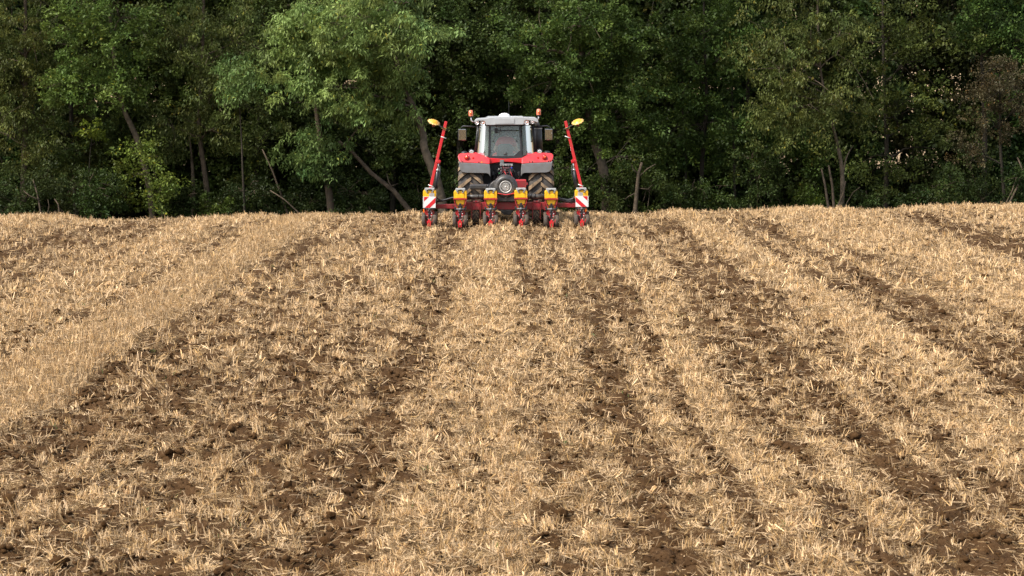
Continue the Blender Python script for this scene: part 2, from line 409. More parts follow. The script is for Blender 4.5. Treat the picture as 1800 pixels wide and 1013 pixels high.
def make_straw():
    VV, FF, TT = [], [], []; off = 0
    def add(P, D, Ln, W, col, fold):
        nonlocal off
        D = D / (np.linalg.norm(D, axis=1, keepdims=True) + 1e-9)
        V, F, T = blades(P, D, Ln, W, col, fold)
        VV.append(V); FF.append(F + off); TT.append(T); off += len(V)
    # zones: y range, tufts per m2, stems per tuft, loose per m2, chaff per m2, width factor, folded
    for (y0, y1, nt_, ns, nl, nc, wf, fold, lf) in ((12.0, 24, 125, 8, 520, 440, .74, True, .66), (24, 36, 92, 7, 350, 160, .92, False, .75), (36, 66.5, 42, 6, 150, 30, 1.25, False, 1.0)):
        A = area(y0, y1)
        # tufts: stems torn up or cut off together, fanning from one root
        X, Y = scatter(int(A * nt_ * 1.3), y0, y1)
        cv = cover(X, Y); st = standing(X, Y)
        k = rng.random(len(X)) < np.clip(cv * 1.15 - 0.12, .08, 1) * (1 - 0.8 * st); X, Y, cv = X[k], Y[k], cv[k]
        cnt = rng.integers(max(3, ns - 4), ns + 6, len(X)); idx = np.repeat(np.arange(len(X)), cnt); n = len(idx)
        lean = np.clip(rng.normal(0.62, 0.40, len(X)), 0.03, 1.45); az = rng.random(len(X)) * 2 * math.pi
        tone = (0.66 + 0.62 * rng.random((len(X), 1)) ** .9)
        up = np.stack([np.sin(lean) * np.cos(az), np.sin(lean) * np.sin(az), np.cos(lean)], -1)
        D = up[idx] + rng.normal(size=(n, 3)) * (0.10 + 0.24 * rng.random((len(X), 1)) ** 1.5)[idx]; D[:, 2] = np.maximum(D[:, 2], -0.02)
        sp = rng.normal(size=(n, 2)) * 0.024
        px = X[idx] + sp[:, 0]; py = Y[idx] + sp[:, 1]
        P = np.stack([px, py, ground_z(px, py) - 0.012], -1)
        Ln = lf * rng.uniform(0.07, 0.17, n) * (0.7 + .5 * rng.random(len(X)))[idx]
        add(P, D, Ln, rng.uniform(.0055, .012, n) * wf, straw_colors(n, cv[idx]) * tone[idx] * 1.27, fold)
        # loose straws lying about
        X, Y = scatter(int(A * nl * 1.25), y0, y1); cv = cover(X, Y); st = standing(X, Y)
        k = rng.random(len(X)) < np.clip(cv * .78 + 0.14, 0, 1) * (1 - 0.5 * st); X, Y, cv = X[k], Y[k], cv[k]; n = len(X)
        az = rng.random(n) * 2 * math.pi; el = np.abs(rng.normal(0.14, 0.20, n))
        D = np.stack([np.cos(az), np.sin(az), el], -1)
        P = np.stack([X, Y, ground_z(X, Y) + rng.uniform(-.004, .035, n)], -1)
        Ln = lf * (0.035 + 0.16 * rng.random(n) ** 2); Wd = rng.uniform(.0035, .0095, n) * wf; cc = straw_colors(n, cv)
        D /= np.linalg.norm(D, axis=1, keepdims=True)
        add(P, D, Ln, Wd, cc, fold)
        j = rng.random(n) < .40            # long stalks, broken once
        D2 = D[j] + rng.normal(size=(j.sum(), 3)) * .42; D2[:, 2] = np.minimum(D2[:, 2], D[j][:, 2] * .5 - .03 * rng.random(j.sum()))
        add(P[j] + D[j] * (Ln[j] * .97)[:, None], D2, lf * rng.uniform(.05, .16, j.sum()), Wd[j], cc[j], fold)
        # chaff: short broken bits
        if nc:
            X, Y = scatter(int(A * nc), y0, y1); cv = cover(X, Y)
            k = rng.random(len(X)) < cv * 1.2 + 0.06; X, Y = X[k], Y[k]; n = len(X)
            az = rng.random(n) * 2 * math.pi; el = rng.normal(0.1, 0.3, n)
            D = np.stack([np.cos(az), np.sin(az), el], -1)
            P = np.stack([X, Y, ground_z(X, Y) + rng.uniform(0, .012, n)], -1)
            add(P, D, rng.uniform(0.015, 0.06, n), rng.uniform(.004, .010, n), straw_colors(n), False)
        # standing stubble left between the passes
        X, Y = scatter(int(A * 420), y0, y1); st = standing(X, Y)
        k = rng.random(len(X)) < st * (0.95 if y0 < 36 else 0.6); X, Y = X[k], Y[k]; n = len(X)
        X = np.round(X / 0.125) * 0.125 + rng.normal(0, .022, n)
        lx = 0.25 * (vnoise(X / 1.2, Y / 1.2, 71) - .5); ly = 0.3 * (vnoise(X / 1.2, Y / 1.2, 72) - .5)
        D = np.stack([lx + rng.normal(0, .24, n), ly + rng.normal(0, .24, n), np.ones(n)], -1)
        P = np.stack([X, Y, ground_z(X, Y) - .01], -1)
        gold = np.array([[1.0, .97, .92]]) * (0.75 + .45 * vnoise(X / .5, Y / .9, 73))[:, None]
        add(P, D, rng.uniform(0.06, 0.135, n), rng.uniform(.004, .008, n) * wf, straw_colors(n) * gold, fold)
    me = np_mesh('straw', np.concatenate(VV), np.concatenate(FF), np.concatenate(TT), [M['straw']])
    print('straw faces', len(me.polygons))
    tag(link('straw', me), 'pale golden straw and cut stubble strewn over the whole field', 'straw', kind='stuff')
make_straw()

def make_clods():
    bm = bmesh.new(); bmesh.ops.create_icosphere(bm, subdivisions=1, radius=1); small = (np.array([v.co[:] for v in bm.verts]), np.array([[v.index for v in f.verts] for f in bm.faces])); bm.free()
    bm = bmesh.new(); bmesh.ops.create_icosphere(bm, subdivisions=2, radius=1); big = (np.array([v.co[:] for v in bm.verts]), np.array([[v.index for v in f.verts] for f in bm.faces])); bm.free()
    VV, FF = [], []; off = 0
    for (sh, n, y0, y1, r0, r1) in ((big, 3600, 12, 40, .02, .055), (small, 60000, 12, 30, .008, .030), (small, 20000, 30, 66, .015, .045)):
        X, Y = scatter(n, y0, y1); cv = cover(X, Y)
        k = (rng.random(n) < (1.12 - cv)) & (standing(X, Y) < .3); X, Y = X[k], Y[k]; n = len(X)
        r = r0 + (r1 - r0) * rng.random(n) ** 2.2
        v, f = sh; m = len(v)
        V = v[None] * (1 + 1.0 * (rng.random((n, m, 1)) - .5)) * r[:, None, None] * (0.75 + .5 * rng.random((n, 1, 3)))
        V[:, :, 2] *= .75
        V = V + np.stack([X, Y, ground_z(X, Y) + r * .25], -1)[:, None]
        VV.append(V.reshape(-1, 3)); FF.append((f[None] + (np.arange(n) * m)[:, None, None]).reshape(-1, 3) + off); off += n * m
    me = np_mesh('soil_clods', np.concatenate(VV), np.concatenate(FF), None, [M['clod']], smooth=False)
    tag(link('soil_clods', me), 'loose dark brown clods of earth among the straw', 'soil clods', kind='stuff')
make_clods()

def make_sprouts():
    X, Y = scatter(300, 12.5, 50); n = len(X)
    k = vnoise(X / 2, Y / 3, 77) > .42; X, Y = X[k], Y[k]
    cnt = rng.integers(3, 9, len(X)); idx = np.repeat(np.arange(len(X)), cnt); n = len(idx)
    sp = rng.normal(size=(n, 2)) * .03; px = X[idx] + sp[:, 0]; py = Y[idx] + sp[:, 1]
    D = np.stack([rng.normal(0, .6, n), rng.normal(0, .6, n), np.ones(n)], -1); D /= np.linalg.norm(D, axis=1, keepdims=True)
    P = np.stack([px, py, ground_z(px, py) + .01], -1)
    col = np.array([[.085, .13, .03]]) * (0.7 + .6 * rng.random((n, 1)))
    V, F, T = blades(P, D, rng.uniform(.02, .06, n), rng.uniform(.005, .011, n), col, False)
    me = np_mesh('weed_sprouts', V, F, T, [M['sprout']])
    tag(link('weed_sprouts', me), 'tiny green weed sprouts dotted through the straw', 'weeds', kind='stuff')
make_sprouts()

# ------------------------------------------------------------------ tractor
def C(cx, cy, Y):
    """a point measured on the enlarged tractor view -> (x, z) metres at distance Y"""
    s = FPX / Y; return (730 + cx / 4.4031 - 888) / s, CAM_H - (180 + cy / 4.4031 - 168) / s
def PG(pts, Y): return [C(a, b, Y) for a, b in pts]

TX = 0.022                                  # centre line of the tractor
TO = Vector((TX, 57.6, 0))
tractor = tag(empty('tractor', TO), 'red tractor with a silver roofed glass cab, seen from behind pulling the planter', 'tractor')

def tyre(parent, name, cx, cy, R0, Wd, nl, lug_h, side=1, seg=64, matt='tyre', lugm='lug', lugw=.055, sweep=-.31, base=.945):
    t = B(); h = Wd / 2
    mx = Matrix.Translation((cx, cy, R0)) @ Matrix.Rotation(R(90), 4, 'Y')
    prof = [(R0 * .58, -h * .80), (R0 * .62, -h * .93), (R0 * .80, -h * 1.0), (R0 * .91, -h * .97), (R0 * (base - .01), -h * .86), (R0 * base, 0), (R0 * (base - .01), h * .86), (R0 * .91, h * .97), (R0 * .80, h * 1.0), (R0 * .62, h * .93), (R0 * .58, h * .80)]
    t.lathe(prof, M[matt], mx, seg)
    # chevron lugs: each runs from the middle of the tread to a shoulder
    for s in (-1, 1):
        for k in range(nl):
            a0 = 2 * math.pi * (k + (0.5 if s > 0 else 0)) / nl; prev = None
            for q in range(6):
                u = q / 5; x = s * h * (-.04 + 1.06 * u); a = a0 + sweep * u
                rr = R0 * (.985 if u < .8 else .985 - .12 * (u - .8) / .2 * 1.0); top = R0 * (1.0 if u < .8 else 1.0 - .06 * (u - .8) / .2) + lug_h * 0.0
                hw = lugw * (1 + .25 * u)
                ring = []
                for (da, rad) in ((-hw / R0, rr - .03), (-hw * .8 / R0, top), (hw * .8 / R0, top), (hw / R0, rr - .03)):
                    # angle measured from the rearmost point (-Y) upwards
                    aa = a + da
                    ring.append(t.bm.verts.new((cx + x, cy - rad * math.cos(aa), R0 + rad * math.sin(aa))))
                if prev:
                    for i in range(3): t._fin([t.bm.faces.new((prev[i], prev[i + 1], ring[i + 1], ring[i]))], M[lugm if i == 1 else matt], False)
                else: t._fin([t.bm.faces.new(ring)], M[lugm], False)
                prev = ring
            t._fin([t.bm.faces.new(prev[::-1])], M[lugm], False)
    return t.build(name, parent, TO if parent and parent.parent == tractor or parent == tractor else DO)

def wheel(x, y, R0, Wd, nl, name, side):
    rb = B(); mx = Matrix.Translation((x, y, R0)) @ Matrix.Rotation(R(90) * side, 4, 'Y')
    h = Wd / 2
    rb.lathe([(0, h * .25), (R0 * .16, h * .30), (R0 * .20, h * .12), (R0 * .48, h * .05), (R0 * .55, h * .55), (R0 * .60, h * .80), (R0 * .585, h * .80), (R0 * .56, -h * .80), (R0 * .60, -h * .8), (R0 * .58, -h * .8), (R0 * .5, -h * .1), (0, -h * .1)], M['rim'], mx, 40)
    for k in range(8):
        a = k * math.pi / 4
        rb.cyl(mx @ Vector((R0 * .13 * math.cos(a), R0 * .13 * math.sin(a), h * .28)), mx @ Vector((R0 * .13 * math.cos(a), R0 * .13 * math.sin(a), h * .38)), .018, M['steel'], seg=8)
    o = rb.build(name, tractor, TO)
    tyre(o, 'tyre', x, y, R0, Wd, nl, .05)
    return o
DO = Vector((0.012, 55.3, 0))
for s in (-1, 1):
    wheel(TX + s * .9065, 57.6, .875, .637, 20, 'rear_wheel', s)
    wheel(TX + s * .86, 60.35, .66, .50, 16, 'front_wheel', s)

b = B()    # transmission, axle, engine block
b.box((TX, 58.9, .86), (.52, 2.9, .56), M['cavity'], bev=.05)
b.cyl((TX - .62, 57.6, .875), (TX + .62, 57.6, .875), .17, M['cavity'], seg=20)
b.cyl((TX - .66, 60.35, .64), (TX + .66, 60.35, .64), .09, M['cavity'], seg=14)
b.box((TX, 60.2, .74), (.40, 1.2, .40), M['cavity'], bev=.04)
b.box((TX, 57.35, 1.10), (.84, .30, .55), M['cavity'], bev=.03)
for s in (-1, 1):
    b.tube([(TX + s * .36, 57.3, .62), (TX + s * .42, 56.6, .60), (TX + s * .42, 56.15, .58)], .045, M['cavity'])     # lower links
    b.cyl((TX + s * .34, 57.15, 1.22), (TX + s * .41, 56.6, .66), .030, M['cavity'])                                   # lift rods
    b.box((TX + s * .33, 57.05, 1.26), (.06, .36, .10), M['cavity'], bev=.02)
b.cyl((TX, 57.2, .62), (TX, 56.2, .62), .045, M['steel'])                                                               # PTO shaft
b.build('transmission', tractor, TO)
b = B()
p = PG([(666, 834), (752, 834), (760, 846), (738, 868), (690, 868), (660, 848)], 57.0); b.prism(p, 57.0, 57.2, M['black'], bev=.012)
p = PG([(640, 810), (775, 810), (775, 838), (640, 838)], 57.05); b.prism(p, 57.05, 57.3, M['cavity'], bev=.01)
b.build('hitch', tractor, TO)
b = B(); b.cyl((TX + 0.46, 58.4, .62), (TX + .46, 59.5, .62), .2, M['black'], seg=20); b.build('air_tank', tractor, TO)
b = B(); b.box((TX - .5, 58.9, .66), (.36, 1.1, .5), M['black'], bev=.06); b.build('fuel_tank', tractor, TO)

# fenders: outline of the rear face as measured, top shell over the wheel
def fender(sg):
    Y = 56.82
    L = [(329, 418), (334, 402), (350, 394), (405, 391), (465, 386), (520, 404), (577, 430), (577, 474), (532, 470), (440, 465), (352, 462), (336, 444)]
    G = [(337, 452), (352, 464), (440, 467), (532, 472), (576, 478), (581, 520), (582, 574), (572, 556), (556, 546), (390, 543), (362, 536), (346, 518)]
    def mir(p): return p if sg < 0 else [(1399.5 - a, b - 2) for a, b in p]
    f = B()
    f.prism(PG(mir(L), Y), Y, Y + .30, M['red'], shear=.75, zref=1.53, bev=.022, seg=3)
    # shell over the wheel
    x0, x1 = TX + sg * .56, TX + sg * 1.20; n = 14; prev = None
    for k in range(n + 1):
        a = R(62 + 88 * k / n); ring = []
        for (x, r) in ((x0, .905), (x1 - sg * .04, .905), (x1, .88), (x1, .80), (x1 - sg * .02, .80), (x1 - sg * .02, .875), (x0, .885)):
            ring.append(f.bm.verts.new((x, 57.6 - r * math.cos(a), .875 + r * math.sin(a))))
        if prev:
            for i in range(len(ring)):
                j = (i + 1) % len(ring); f._fin([f.bm.faces.new((prev[i], prev[j], ring[j], ring[i]))], M['red'], True)
        else: f._fin([f.bm.faces.new(ring)], M['red'], False)
        prev = ring
    f._fin([f.bm.faces.new(prev[::-1])], M['red'], False)
    fo = f.build('fender', tractor, TO)
    g = B(); g.prism(PG(mir(G), Y - .05), Y - .07, Y + .12, M['grey'], shear=.10, zref=1.53, bev=.022, seg=3); g.build('fender_flap', fo, TO)
    for (a, c, m) in ((356, 452, 'black'), (368, 456, 'black'), (493, 460, 'black'), (514, 460, 'discyel' if sg < 0 else 'black')):
        (x, z), = PG(mir([(a, c)]), Y); yy = Y + (z - 1.53) * .75
        k = B(); k.cyl((x, yy - .012, z), (x, yy + .02, z), .016, M[m], seg=10); k.build('fender_button', fo, TO)
    def P1(a, c, Yq=Y): return PG(mir([(a, c)]), Yq)[0]
    # round tail lamp, half amber and half red
    x, z = P1(399, 424); yy = Y + (z - 1.53) * .75
    t = B(); t.cyl((x, yy - .055, z), (x, yy + .05, z), .066, M['black'], seg=24)
    mt = Matrix.Translation((x, yy - .055, z)) @ Matrix.Rotation(R(90), 4, 'X')
    t.lathe([(.060, 0), (.060, .014), (.048, .026), (0, .032)], M['redlens'], mt, 24)
    to = t.build('tail_lamp', tractor, TO)
    t = B(); t.ball((x - .012 * (1 if sg < 0 else -1), yy - .074, z + .004), .030, M['amber'], (1, .6, 1), 12); t.build('indicator_lens', to, TO)
    x, z = P1(449, 430); yy = Y + (z - 1.53) * .75
    t = B(); t.cyl((x, yy - .02, z), (x, yy + .03, z), .026, M['redlens'], seg=16); t.build('reflector', tractor, TO)
    # work lamp and black dome on top of the fender
    x, z = P1(436, 386, 56.98)
    t = B(); mt = Matrix.Translation((x, 57.02, z + .01)) @ Matrix.Rotation(R(90), 4, 'X')
    t.lathe([(0, -.10), (.05, -.09), (.078, -.03), (.080, .0), (.070, .004)], M['black'], mt, 22); t.cyl((x, 57.04, z - .11), (x, 57.04, z - .04), .014, M['black'], seg=8)
    to = t.build('work_lamp', tractor, TO)
    t = B(); t.lathe([(.056, .003), (.04, .010), (.022, .004), (0, .010)], M['chrome'], mt, 22); t.build('lens', to, TO)
    x, z = P1(380, 391, 57.05)
    t = B(); t.ball((x, 57.12, z), .088, M['black'], (1, 1, .62), 18); t.build('fender_dome', tractor, TO)
for s in (-1, 1): fender(s)

b = B(); Y = 56.98     # red cross member under the rear window
b.prism(PG([(570, 428), (700, 434), (828, 427), (829, 470), (790, 464), (740, 459), (700, 457), (655, 460), (610, 466), (572, 474)], Y), Y, Y + .25, M['red'], bev=.014, seg=3)
b.build('cross_member', tractor, TO)
b = B(); Y = 57.10
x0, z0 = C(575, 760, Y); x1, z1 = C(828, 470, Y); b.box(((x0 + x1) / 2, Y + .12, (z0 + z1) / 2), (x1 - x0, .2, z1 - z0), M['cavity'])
for k in range(26):       # castings, pipes and brackets in the dark behind the couplings
    x, z = C(random.uniform(590, 815), random.uniform(490, 640), Y)
    b.tube([(x, Y, z), (x + random.uniform(-.1, .1), Y - .06, z - random.uniform(.05, .2)), (x + random.uniform(-.14, .14), Y - .02, z - random.uniform(.2, .35))], random.uniform(.008, .02), M[random.choice(['hose', 'cavity', 'black'])], seg=6)
for (a, c) in ((803, 555), (803, 566), (804, 577), (800, 545)):
    x, z = C(a, c, Y); b.cyl((x - .03, Y - .04, z), (x + .03, Y - .05, z + .01), .011, M['steel'], seg=8)
for s in (-1, 1):
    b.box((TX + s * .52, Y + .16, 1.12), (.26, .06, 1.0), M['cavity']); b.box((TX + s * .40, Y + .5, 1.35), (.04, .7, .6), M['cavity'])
b.build('rear_housing', tractor, TO)
b = B(); Y = 56.9     # hydraulic couplings: red plates, bright plugs, looping hoses
x, z = C(671, 460, Y); b.box((x, Y + .08, z), (.10, .05, .11), M['grey'], bev=.01)
p0 = C(655, 480, Y); p1 = C(755, 480, Y); b.box(((p0[0] + p1[0]) / 2, Y + .05, p0[1]), (p1[0] - p0[0], .06, .05), M['steel'], bev=.008)
for yq in (505, 522, 540):
    p0 = C(682 if yq == 505 else 660, yq, Y); p1 = C(738 if yq == 505 else 752, yq, Y); b.box(((p0[0] + p1[0]) / 2, Y + .03, p0[1]), (p1[0] - p0[0], .05, .035 if yq == 505 else .02), M['red'], bev=.005)
for xq in (680, 742):
    p0 = C(xq, 500, Y); b.box((p0[0], Y + .03, p0[1] - .06), (.022, .05, .17), M['red'], bev=.004)
for (a, c, m, r) in ((662, 485, 'steel', .02), (682, 484, 'chrome', .018), (702, 482, 'chrome', .02), (722, 485, 'steel', .02), (747, 482, 'chrome', .024), (647, 512, 'chrome', .018), (664, 505, 'steel', .018),
                     (663, 528, 'steel', .018), (745, 503, 'blue', .02), (650, 545, 'green', .015), (737, 530, 'steel', .018), (695, 520, 'steel', .02), (716, 522, 'black', .022), (730, 560, 'red', .016), (748, 570, 'blue', .012), (660, 560, 'steel', .012), (755, 520, 'black', .03)):
    x, z = C(a, c, Y); b.cyl((x, Y - .05, z), (x, Y + .06, z), r, M[m], seg=12)
for k in range(16):
    x, z = C(random.uniform(655, 750), random.uniform(500, 545), Y)
    e = (random.uniform(-.12, .12), random.uniform(.16, .30))
    b.tube([(x, Y - .03, z), (x + e[0] * .3, Y - .12, z - e[1] * .2), (x + e[0], Y - .12, z - e[1] * .7), (x + e[0] * .8, Y, z - e[1])], .010, M['red' if k % 6 == 0 else 'hose'], seg=6)
x, z = C(697, 574, Y); b.box((x, Y - .06, z), (.085, .08, .07), M['red'], bev=.012)
b.build('hydraulic_couplings', tractor, TO)

# cab: black frame, glass, roof
cab_b = B(); YR, YB, YF = 57.02, 57.55, 58.75
def bar(pa, Ya, pb, Yb, r, m='black'):
    a = C(*pa, Ya); c_ = C(*pb, Yb); cab_b.tube([(a[0], Ya, a[1]), (c_[0], Yb, c_[1])], r, M[m], seg=6)
yoff = .16     # rear window leans: its foot stands further back than its head
cab_b.prism(PG([(571, 176), (586, 176), (581, 416), (563, 416)], YR), YR, YR + .06, M['black'], shear=.10, zref=1.7, bev=.006)
cab_b.prism(PG([(804, 174), (818, 174), (832, 414), (815, 416)], YR), YR, YR + .06, M['black'], shear=.10, zref=1.7, bev=.006)
cab_b.prism(PG([(563, 413), (832, 411), (832, 428), (700, 433), (568, 429)], YR), YR - .004, YR + .06, M['black'], shear=.10, zref=1.7, bev=.006)
cab_b.prism(PG([(760, 413), (822, 358), (822, 413)], YR), YR - .002, YR + .05, M['black'], shear=.10, zref=1.7, bev=.004)
cab_b.prism(PG([(571, 170), (818, 168), (818, 180), (571, 182)], YR), YR - .003, YR + .06, M['black'], shear=.10, zref=1.7)
for (top, bot) in (((487, 172), (462, 400)), ((908, 170), (933, 396))):
    bar(top, YB, bot, YB, .026); 
    a = C(*top, YF); c_ = C(*bot, YF); cab_b.tube([(a[0], YF, a[1]), (c_[0], YF + .15, c_[1] - .25)], .035, M['black'], seg=8)
    a = C(*top, YB); cab_b.tube([(a[0], YB, a[1]), (C(*top, YF)[0], YF, C(*top, YF)[1])], .03, M['black'], seg=6)
bar((462, 392), YB, (568, 420), YR, .020); bar((933, 390), YB, (828, 418), YR, .020)
cab_b.box((TX, 58.0, 1.32), (1.36, 1.7, .14), M['cavity'], bev=.03)            # cab floor
for s in (-1, 1): cab_b.box((TX + s * .60, 57.55, 1.52), (.16, .50, .34), M['black'], bev=.05)
a = C(487, 168, YF); c_ = C(908, 168, YF); cab_b.box(((a[0] + c_[0]) / 2, YF, a[1] - .02), (c_[0] - a[0], .07, .08), M['black'])
for (px_, py_) in ((571, 218), (576, 298 + 75), (822, 213), (828, 370)):        # hinges
    x, z = C(px_, py_, YR); cab_b.cyl((x, YR - .03, z), (x, YR + .03, z), .015, M['black'], seg=8)
cab = cab_b.build('cab', tractor, TO)
g = B(); q = PG([(584, 180), (806, 178), (821, 358), (762, 413), (579, 414)], YR)
g.prism(q, YR + .025, YR + .031, M['glass'], shear=.10, zref=1.7); rw = g.build('rear_window', cab, TO)
for (a, c) in ((604, 298), (782, 295)):
    k = B(); x, z = C(a, c, YR); yy = YR + (z - 1.7) * .1; k.cyl((x, yy - .012, z), (x, yy + .03, z), .015, M['black'], seg=10); k.build('window_bolt', rw, TO)
k = B()
x, z = C(697, 396, YR); yy = YR + (z - 1.7) * .1
k.lathe([(0, .012), (.048, .010), (.052, 0)], M['black'], Matrix.Translation((x, yy + .014, z)) @ Matrix.Rotation(R(90), 4, 'X') @ Matrix.Diagonal((1, .62, 1, 1)), 20)
for dx in (-.024, 0, .024): k.poly([(x + dx - .010, yy + .0005, z - .012), (x + dx + .010, yy + .0005, z - .012), (x + dx, yy + .0005, z + .013)], M['steel'])
k.build('window_badge', rw, TO)
k = B(); a = C(640, 216, YR); c_ = C(804, 213, YR); ym = YR - .03
k.tube([(a[0], ym + .05, a[1]), (c_[0], ym + .05, c_[1])], .009, M['black'], seg=6)
a = C(626, 212, YR); k.box((a[0], YR + .09, a[1] - .02), (.09, .05, .13), M['black'], bev=.02)
pts = []
for i in range(13):
    t = math.pi * (1.0 * i / 12 - .5); pts.append((C(640, 210, YR)[0] + .07 * math.cos(t), YR + .06, C(640, 206, YR)[1] + .10 * math.sin(t)))
k.tube(pts, .005, M['black'], seg=5); k.build('rear_wiper', cab, TO)
for s in (0, 1):
    def mir(p): return p if not s else (1397 - p[0], p[1] - 2)
    A = [mir(p) for p in ((490, 178), (572, 180), (563, 412), (467, 392))]
    g = B(); pa = C(*A[0], YB); pb = C(*A[1], YR); pc = C(*A[2], YR); pd = C(*A[3], YB)
    sh = lambda z: (z - 1.7) * .10
    # slightly bowed quarter pane
    rings = []
    for i in range(7):
        u = i / 6; yv = YB + (YR + .03 - YB) * u; bow = .035 * math.sin(u * math.pi) * (-1 if not s else 1)
        top = (pa[0] + (pb[0] - pa[0]) * u + bow, yv - .07 * math.sin(u * math.pi) + sh(2.4) * u, pa[1] + (pb[1] - pa[1]) * u)
        bot = (pd[0] + (pc[0] - pd[0]) * u + bow, yv - .07 * math.sin(u * math.pi), pd[1] + (pc[1] - pd[1]) * u)
        rings.append((g.bm.verts.new(top), g.bm.verts.new(bot)))
    for i in range(6): g._fin([g.bm.faces.new((rings[i][0], rings[i + 1][0], rings[i + 1][1], rings[i][1]))], M['sideglass'], True)
    g.build('quarter_window', cab, TO)
    g = B(); e0 = C(*A[0], YF); e1 = C(*A[3], YF)
    g.poly([(pa[0], YB, pa[1]), (e0[0], YF, e0[1]), (e1[0], YF + .1, e1[1] - .2), (pd[0], YB, pd[1] - .2)], M['sideglass']); g.build('side_window', cab, TO)
e0, e1, e2, e3 = C(490, 178, YF), C(906, 176, YF), C(930, 420, YF), C(466, 420, YF)
g = B(); g.poly([(e0[0], YF + .02, e0[1]), (e1[0], YF + .02, e1[1]), (e2[0], YF + .14, e2[1]), (e3[0], YF + .14, e3[1])], M['glass']); g.build('windscreen', cab, TO)
# seat, wheel and console inside
b = B(); Y = 57.85
b.prism(PG([(632, 440), (634, 372), (642, 330), (664, 318), (730, 318), (752, 330), (760, 372), (762, 440)], Y), Y, Y + .14, M['seat'], bev=.03, seg=3)
b.box((TX, Y + .30, 1.55), (.46, .46, .14), M['seat'], bev=.05); b.box((TX, Y + .25, 1.44), (.30, .34, .14), M['black'], bev=.02)
b.build('driver_seat', cab, TO)
b = B(); mt = Matrix.Translation((TX, 58.50, 1.84)) @ Matrix.Rotation(R(-35), 4, 'X')
n = 26
ringp = [mt @ Vector((.19 * math.cos(2 * math.pi * i / n), .19 * math.sin(2 * math.pi * i / n), 0)) for i in range(n + 1)]
b.tube(ringp, .014, M['black'], seg=8, caps=False); b.tube([mt @ Vector((-.19, 0, 0)), mt @ Vector((0, 0, -.02)), mt @ Vector((.19, 0, 0))], .012, M['black'])
b.tube([mt @ Vector((0, 0, 0)), Vector((TX, 58.62, 1.38))], .035, M['black']); b.build('steering_wheel', cab, TO)
b = B(); x, z = C(780, 392, 57.95); b.box((x + .02, 58.1, z - .06), (.14, .62, .12), M['trim'], bev=.03)
for (a, c) in ((775, 272), (790, 310)):
    x, z = C(a, c, 58.2); b.cyl((x, 58.2, z - .3), (x, 58.2, z), .010, M['trim'], seg=8); b.ball((x, 58.2, z), .022, M['white' if c < 280 else 'trim'])
x, z = C(770, 325, 58.4); b.box((x, 58.4, z), (.22, .03, .16), M['black'], bev=.02)
b.build('control_console', cab, TO)
for (a, c, d, e) in ((543, 325, 541, 405), (852, 340, 854, 410)):
    p0 = C(a, c, 57.25); p1 = C(d, e, 57.25); b = B(); b.cyl((p0[0], 57.3, p0[1]), (p1[0], 57.3, p1[1]), .009, M['black'], seg=6); b.build('grab_rod', cab, TO)

roof = B(); YA, YE = 56.90, 58.85
roof.prism(PG([(456, 152), (461, 136), (470, 126), (545, 121), (605, 112), (770, 110), (838, 114), (930, 117), (946, 127), (952, 142), (948, 156), (905, 140), (856, 138), (846, 148), (838, 171), (548, 175), (538, 150), (524, 142), (478, 142)], YA), YA, YE, M['silver'], bev=.016, seg=3)
roof.prism(PG([(610, 122), (768, 121), (766, 164), (614, 166)], YA), YA - .012, YA + .03, M['silver'], bev=.006)
roof.prism(PG([(462, 152), (940, 150), (935, 168), (470, 172)], YA + .10), YA + .10, YE - .02, M['black'], bev=.01)
ro = roof.build('roof', tractor, TO)
b = B(); b.prism(PG([(543, 118), (560, 108), (832, 107), (840, 117)], YA + .25), YA + .28, YE - .4, M['silver'], bev=.010); b.build('roof_hatch', ro, TO)
b = B(); x, z = C(690, 106, 57.6)
b.lathe([(.155, -.01), (.150, .02), (.125, .055), (.07, .085), (0, .095)], M['white'], Matrix.Translation((x, 57.6, z - .01)), 28); b.build('receiver_dome', ro, TO)
b = B(); x, z = C(724, 110, 58.3); b.cyl((x, 58.3, z - .05), (x, 58.3, z + .42), .006, M['black'], r1=.003, seg=6); b.build('antenna', ro, TO)
b = B(); x, z = C(574, 118, 57.2)
for dx in (0, .04): b.cyl((x + dx, 57.2, z - .03), (x + dx, 57.2, z + .025), .012, M['black'], seg=8)
b.build('roof_bracket', ro, TO)
for (a, c, r) in ((479, 157, .052), (523, 160, .070), (861, 154, .068), (907, 150, .048)):
    x, z = C(a, c, YA); mt = Matrix.Translation((x, YA + .02, z)) @ Matrix.Rotation(R(90), 4, 'X')
    t = B(); t.lathe([(0, -.09), (r * .8, -.08), (r * 1.02, 0), (r * 1.02, .02), (r * .9, .024)], M['silver' if r < .06 else 'black'], mt, 24); to = t.build('roof_lamp', ro, TO)
    t = B(); t.lathe([(r * .9, .022), (r * .6, .004), (r * .25, .010), (0, .028)], M['chrome'], mt, 24)
    t.ball((x + r * .2, YA - .008, z), r * .2, M['amber']); t.build('lens', to, TO)
for (a, c, jx, jy) in ((431, 82, 452, 148), (955, 73, 938, 134)):
    x, z = C(a, c, 57.15); j = C(jx, jy, 57.15); sg = 1 if a < 690 else -1
    t = B(); t.tube([(j[0], 57.15, j[1]), (j[0] - sg * .05, 57.15, j[1] + .015), (x + sg * .012, 57.15, z - .19), (x, 57.15, z - .08)], .017, M['chrome'], seg=8)
    t.cyl((x, 57.15, z - .10), (x, 57.15, z - .065), .055, M['black'], seg=20); to = t.build('beacon', tractor, TO)
    t = B(); t.lathe([(.056, -.075), (.058, .02), (.052, .06), (.03, .075), (0, .078)], M['pinklens'], Matrix.Translation((x, 57.15, z)), 22)
    t.cyl((x, 57.10, z - .03), (x, 57.09, z + .03), .024, M['amber'], seg=12); t.build('beacon_lens', to, TO)
